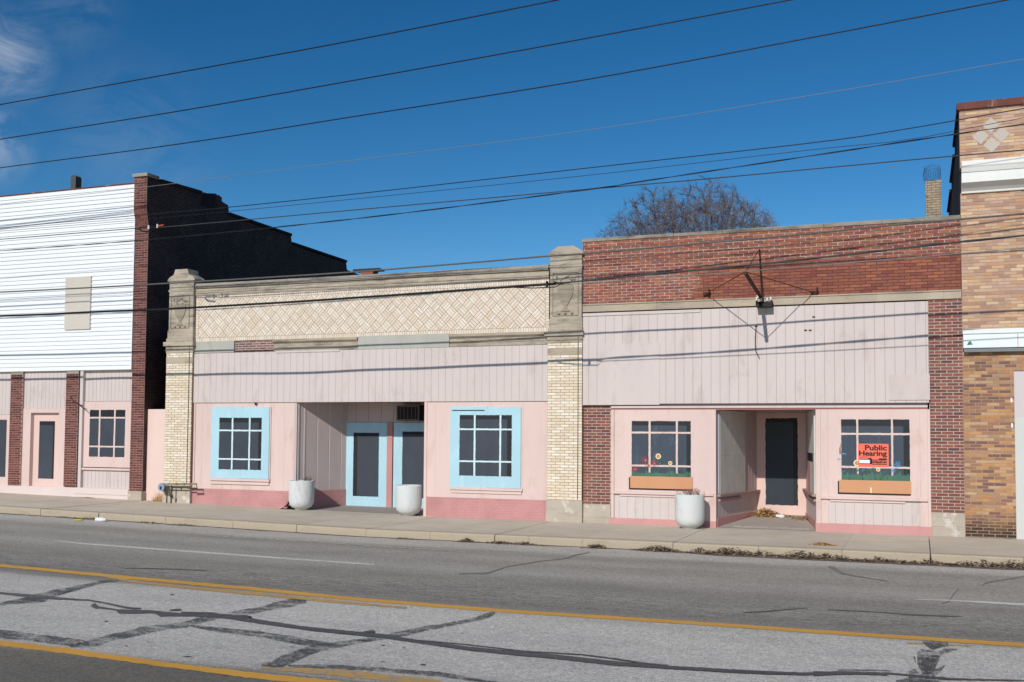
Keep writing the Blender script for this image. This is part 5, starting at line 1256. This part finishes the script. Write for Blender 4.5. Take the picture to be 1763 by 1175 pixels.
for k in range(150):
    a, b = random.gauss(0, .13)-.10, random.gauss(0, .07); L = random.uniform(.03, .08)
    z = random.random()*.24*math.exp(-((a+.1)**2)/.03); t = random.uniform(0, 6.28); v = Vector((p.x+a, -.14+b*.6, hx(p.x)+z)); d = Vector((cos(t), sin(t), random.uniform(-.5, .5)))*L; u = Vector((0, .3, 1)).cross(d)*.7
    mb.add([tuple(v-d), tuple(v+u), tuple(v+d), tuple(v-u)], [(0, 1, 2, 3)])
tag(mb.build('weed_clump', paint('dark_weed', (52, 46, 38), .4, 8), origin=(p.x, -.14, hx(p.x))), 'dark dead weed clump behind the left edge of the leftmost planter', 'weeds')
mb = MB(); p = G(430, 914, 0)
shards(mb, P(150, 856, -.2).x, -.22, .5, .08, .03, 160, 0, .01, .03, 1); tag(mb.build('dirt_patch', m_leaf), 'thin dark strip of dirt on the pavement below the white sided shop window', 'dirt', kind='stuff')
def litter(px, py, z, w, d, h, name, label, cat, mat, rot=.2):
    p = G(px, py, z); mb = MB(); n = 12
    mb.tube([(p.x-w/2, p.y-.02, p.z+h*.5), (p.x+w*.3, p.y+.02, p.z+h*.5)], h*.5, 10); mb.tube([(p.x+w*.3, p.y+.02, p.z+h*.5), (p.x+w/2, p.y+.03, p.z+h*.5)], h*.42, 10, r1=h*.3)
    tag(mb.build(name, mat, origin=p), label, cat)
litter(173.5, 898.5, ZR, .26, .1, .10, 'paper_cup', 'white paper cup lying in the gutter beside the kerb', 'cup', m_litter)
litter(135, 897.5, ZR, .22, .1, .05, 'crisp_bag', 'crumpled yellow green wrapper in the gutter by the broken kerb joint', 'wrapper', paint('yellow_green_wrapper', (176, 172, 84)))
litter(1343, 892.5, .10, .20, .1, .09, 'crushed_cup', 'crushed white cup on the step of the recessed doorway', 'cup', m_litter)
litter(1301.5, 885.5, .12, .13, .1, .06, 'drink_can', 'small blue and white crushed can at the left corner of the recessed doorway', 'can', paint('blue_white_can', (176, 206, 226)))

# ---------------------------------------------------------------- overhead wires
PXS = 3.918
def wire(pts, r, label, y=-2.62, mat=m_wire, name='overhead_wire', ext=(0, 0), group='overhead utility wires', twist=None, n=6, y1=None, segs=40):
    W_ = []
    yy1 = y if y1 is None else y1
    x_first, x_last = pts[0][0], pts[-1][0]
    w = [P(px, py, y+(yy1-y)*(px-x_first)/max(1, (x_last-x_first))) for px, py in pts]
    # run on past the frame along the end slopes
    a = (w[0]-w[1]); a /= a.length; b = (w[-1]-w[-2]); b /= b.length
    w = ([w[0]+a*10] if pts[0][0] <= 0 else [])+w+([w[-1]+b*8] if pts[-1][0] > 1000 or r < .012 else [])
    out = []
    for i in range(len(w)-1):                    # Catmull-Rom through the measured points
        p0 = w[max(i-1, 0)]; p1 = w[i]; p2 = w[i+1]; p3 = w[min(i+2, len(w)-1)]
        m = max(4, int((p2-p1).length/.35))
        for k in range(m):
            t = k/m; out.append(.5*((2*p1)+(p2-p0)*t+(2*p0-5*p1+4*p2-p3)*t*t+(3*p1-p0-3*p2+p3)*t*t*t))
    out.append(w[-1])
    out = [Vector((p.x, p.y+.045*r/.020*mn.noise(Vector((p.x*.45, r*99, 3))), p.z)) for p in out] if r > .0145 else out
    mb = MB()
    if twist:
        for ph in (0, pi):
            mb.tube([p+Vector((0, cos(i*.9+ph)*twist, sin(i*.9+ph)*twist)) for i, p in enumerate(out)], r, n)
    else: mb.tube(out, r, n)
    o = mb.build(name, mat, origin=out[0], smooth=True); tag(o, label, 'wire', group); return o, out
wire([(0, 180.6), (300, 126.5), (600, 71.6), (962, 0)], .014, 'topmost black wire crossing the upper left sky', y=-3.8)
wire([(0, 240.2), (300, 193), (600, 140.4), (960, 75.5), (1362, 0)], .014, 'second black wire from the top of the sky', y=-2.8)
wire([(0, 289.4), (300, 249.5), (600, 202.6), (1000, 139), (1400, 64.5), (1735, 0)], .014, 'third black wire from the top of the sky', y=-1.8)
wire([(0, 352), (255, 321.8), (600, 277.4), (1000, 226), (1400, 164), (1763, 102)], .006, 'thin grey wire alone in mid sky above the buildings', mat=m_wiregrey)
wire([(0, 392.8), (265, 368.5), (394, 357.2), (620, 333.4), (1000, 291), (1400, 246), (1560, 222.4), (1763, 187)], .0105, 'black wire just above the twisted pair, over the bare tree', y=-2.66)
wire([(0, 398.5), (261, 376.8), (396, 364.2), (620, 342), (1000, 303.5), (1400, 258), (1560, 241), (1763, 203)], .006, 'thin wire close beneath the wire above the bare tree', y=-2.62)
wire([(0, 412.5), (247, 392.5), (288, 390.8), (620, 361), (1000, 327.2), (1204, 309.5), (1560, 276.4), (1763, 258.5)], .012, 'wire running from the black connector at the dark pier to the stone cornice', y=-2.55, mat=paint('wire_steel', (62, 64, 66)))
wire([(0, 432.3), (265, 412), (620, 376), (1000, 328.4), (1122, 310), (1560, 244), (1763, 214)], .008, 'twisted thin wire crossing the neighbouring wire left of the tree', y=-2.58, twist=.009)
wire([(0, 503.5), (258, 490), (620, 467.8), (943, 441.4), (1010, 436.6), (1300, 411.4), (1560, 386), (1763, 368.4)], .020, 'thick grey topped cable passing along the stone coping', y=-2.6, mat=paint('cable_grey', (96, 96, 92)))
wire([(0, 544.5), (340, 529.6), (600, 513.8), (838, 497), (957, 489)], .029, 'thickest black cable crossing the herringbone brickwork', y=-2.62, ext=(0, 0))[0]
wire([(957, 489), (1003, 484), (1300, 456), (1620, 420.6), (1763, 406)], .016, 'twisted cable crossing the red brick parapet above the bracket arm', y=-2.62, twist=.010, mat=paint('wire_steel', (62, 64, 66)))
wire([(957, 490), (1003, 488.2), (1300, 466), (1560, 444.6), (1763, 427.6)], .009, 'lowest silver wire crossing the red brick wall just below another cable', y=-2.64, mat=m_wiregrey)
# the two little fittings on the wires
p = P(950, 490, -2.65); mb = MB(); mb.tube([(p.x-.9, -2.66, p.z-.03), (p.x-.4, -2.69, p.z-.07), (p.x+.1, -2.70, p.z-.07), (p.x+.26, -2.68, p.z+.01), (p.x+.05, -2.67, p.z+.05)], .013, 6); mb.tube([(p.x-.1, -2.68, p.z-.06), (p.x-.1, -2.68, p.z+.07)], .03, 8)
tag(mb.build('cable_clamp', m_wire, origin=p, smooth=True), 'black loop clamp where the thick cable divides in front of the right stone pillar', 'cable clamp')
p = P(256, 392, -2.55); mb = MB(); mb.tube([(p.x-.34, -2.55, p.z+.0), (p.x-.2, -2.57, p.z-.09), (p.x+.05, -2.57, p.z-.12)], .022, 7); mb.tube([(p.x-.3, -2.55, p.z+.02), (p.x+.1, -2.55, p.z+.01)], .016, 6)
mb.tube([(p.x+.0, -2.55, p.z-.04), (p.x+.0, -2.55, p.z+.05)], .026, 8, 1); mb.tube([(p.x+.28, -2.55, p.z-.03), (p.x+.28, -2.55, p.z+.07)], .02, 8, 1); mb.tube([(p.x+.34, -2.57, p.z+.015), (p.x+.5, -2.57, p.z+.03)], .018, 6, 2)
tag(mb.build('wire_connector', [m_wire, paint('white_porcelain', (226, 224, 216)), paint('orange_tape', (206, 92, 60))], origin=p), 'black wire splice with white knobs and orange tape in front of the dark corner pier', 'wire connector')

# ---------------------------------------------------------------- bare tree beyond the roof
random.seed(44)
YT = 24.0
tc_ = P(1180, 400, YT); dist = (tc_-CAM).dot(fwd)
lft, rht = P(1022, 400, YT).x, P(1338, 385, YT).x
topz_ = P(1180, 334, YT).z
TR = thing('bare_tree', 'leafless grey brown tree with a broad twiggy crown beyond the red brick roof', 'tree', ((lft+rht)/2+.3, YT, -.4))
cx = (lft+rht)/2+.2; base_z = topz_-6.6
mbT = MB(); mbC = MB()
def env(x, y, z):
    w = (rht-lft)/2*1.0; u = (x-cx)/w
    if abs(u) > 1.02: return False
    # outline of the crown read across its width
    prof = [(-1, .30), (-.85, .46), (-.7, .56), (-.55, .72), (-.42, .90), (-.2, .97), (-.05, .90), (.1, .94), (.3, 1.0), (.5, .96), (.62, .88), (.72, .70), (.88, .72), (1.0, .42), (1.05, .3)]
    for (a, pa), (b, pb) in zip(prof, prof[1:]):
        if a <= u <= b: h = pa+(pb-pa)*(u-a)/(b-a); break
    else: h = .3
    top = topz_-3.4+3.4*h
    return z < top+.12*mn.noise(Vector((x*3, y*3, 1))) and abs(y-YT) < w*1.0
from mathutils.kdtree import KDTree
w_ = (rht-lft)/2
att = []
while len(att) < 6500:
    x, y, z = cx+random.uniform(-1, 1)*w_, YT+random.uniform(-1, 1)*w_*.75, random.uniform(topz_-5.6, topz_)
    if env(x, y, z) and ((x-cx)/w_)**2+((y-YT)/(w_*.8))**2 < 1.08: att.append(Vector((x, y, z)))
base_z = topz_-7.4
nodes = [Vector((cx, YT, -.4))]; par = [-1]
for k in range(1, 9): nodes.append(Vector((cx+.02*k, YT, -.4+(base_z+.4)*k/8))); par.append(k-1)
top_i = len(nodes)-1
for k in range(9):                                # the main limbs fan out of the fork
    a = 2*pi*k/9+random.uniform(-.2, .2); sp = (.35, .75, 1.0)[k % 3]; prev = top_i
    for q in range(1, 7):
        nodes.append(nodes[top_i]+Vector((cos(a)*sin(sp)*1.15, sin(a)*sin(sp)*.8, cos(sp)))*q*.42); par.append(prev); prev = len(nodes)-1
STEP = .15; nk = {}
for it in range(90):
    kd = KDTree(len(nodes))
    for k, v in enumerate(nodes): kd.insert(v, k)
    kd.balance(); pull = {}
    keep = []
    for a in att:
        co, idx, d = kd.find(a)
        if d < .19: continue
        keep.append(a)
        if d < 3.0: pull.setdefault(idx, Vector()); pull[idx] += (a-co).normalized()
    att = keep
    if not att or not pull: break
    for idx, v in pull.items():
        if v.length < .35 or nk.get(idx, 0) >= 2: continue
        nk[idx] = nk.get(idx, 0)+1
        v = (v.normalized()+Vector((random.gauss(0, .09), random.gauss(0, .09), random.gauss(.10, .09)))).normalized()
        nodes.append(nodes[idx]+v*STEP); par.append(idx)
    if len(nodes) > 16000: break
kids = [[] for _ in nodes]
for k, p in enumerate(par):
    if p >= 0: kids[p].append(k)
wt = [0.0]*len(nodes)
for k in range(len(nodes)-1, -1, -1):
    wt[k] = max(1.0, wt[k])
    if par[k] >= 0: wt[par[k]] += wt[k]
rad = lambda k: .0062*wt[k]**.40
stack = [(0, [0])]
chains = []
def walk(start, first):
    ch = [start, first]; k = first
    while kids[k]:
        b = max(kids[k], key=lambda q: wt[q])
        for o_ in kids[k]:
            if o_ != b: chains_todo.append((k, o_))
        ch.append(b); k = b
    return ch
chains_todo = [(0, 1)]
while chains_todo:
    a, b = chains_todo.pop(); ch = walk(a, b)
    for q in range(len(ch)-1):
        pass
    pts_ = [nodes[c] for c in ch]; n_ = 6 if wt[ch[1]] > 250 else 3
    # taper along the chain
    P_l = len(pts_)
    mbx = mbT if wt[ch[1]] > 400 else mbC
    vs, fs = [], []
    for q, p in enumerate(pts_):
        d = pts_[min(q+1, P_l-1)]-pts_[max(q-1, 0)]
        if d.length < 1e-6: d = Vector((0, 0, 1))
        d.normalize(); aa = Vector((1, .3, 0)); u = d.cross(aa).normalized(); w2 = d.cross(u); rr = rad(ch[q] if q else ch[1])
        for t in range(n_): an = 2*pi*t/n_; o2 = p+u*rr*cos(an)+w2*rr*sin(an); vs.append(tuple(o2))
    fs = [(q*n_+t, q*n_+(t+1) % n_, (q+1)*n_+(t+1) % n_, (q+1)*n_+t) for q in range(P_l-1) for t in range(n_)]
    mbx.add(vs, fs)
cntw = 0
for k in range(len(nodes)):                       # fine twigs
    if wt[k] > 14 or nodes[k].z < topz_-5.0 or par[k] < 0: continue
    d0 = (nodes[k]-nodes[par[k]]).normalized()
    for _ in range(4 if kids[k] else 8):
        d = (d0*1.1+Vector((random.gauss(0, .55), random.gauss(0, .55), random.gauss(.15, .5)))).normalized()
        L = random.uniform(.2, .6); a = nodes[k]; b = a+d*L*.5; c = b+(d+Vector((random.gauss(0, .3), random.gauss(0, .3), random.gauss(.1, .3)))).normalized()*L*.5
        if not env(c.x, c.y, c.z-.25): continue
        u = d.cross(Vector((0, 1, .2))).normalized()*.0048; w2 = d.cross(u).normalized()*.0048
        mbC.add([tuple(a+u), tuple(a-u*.5+w2), tuple(a-u*.5-w2), tuple(b+u), tuple(b-u*.5+w2), tuple(b-u*.5-w2), tuple(c)], [(0, 1, 4, 3), (1, 2, 5, 4), (2, 0, 3, 5), (3, 4, 6), (4, 5, 6), (5, 3, 6)]); cntw += 1
mbT.build('trunk', m_bark, TR); mbC.build('crown', m_bark, TR)
print('tree', len(nodes), cntw)
print('objects', len(bpy.data.objects))
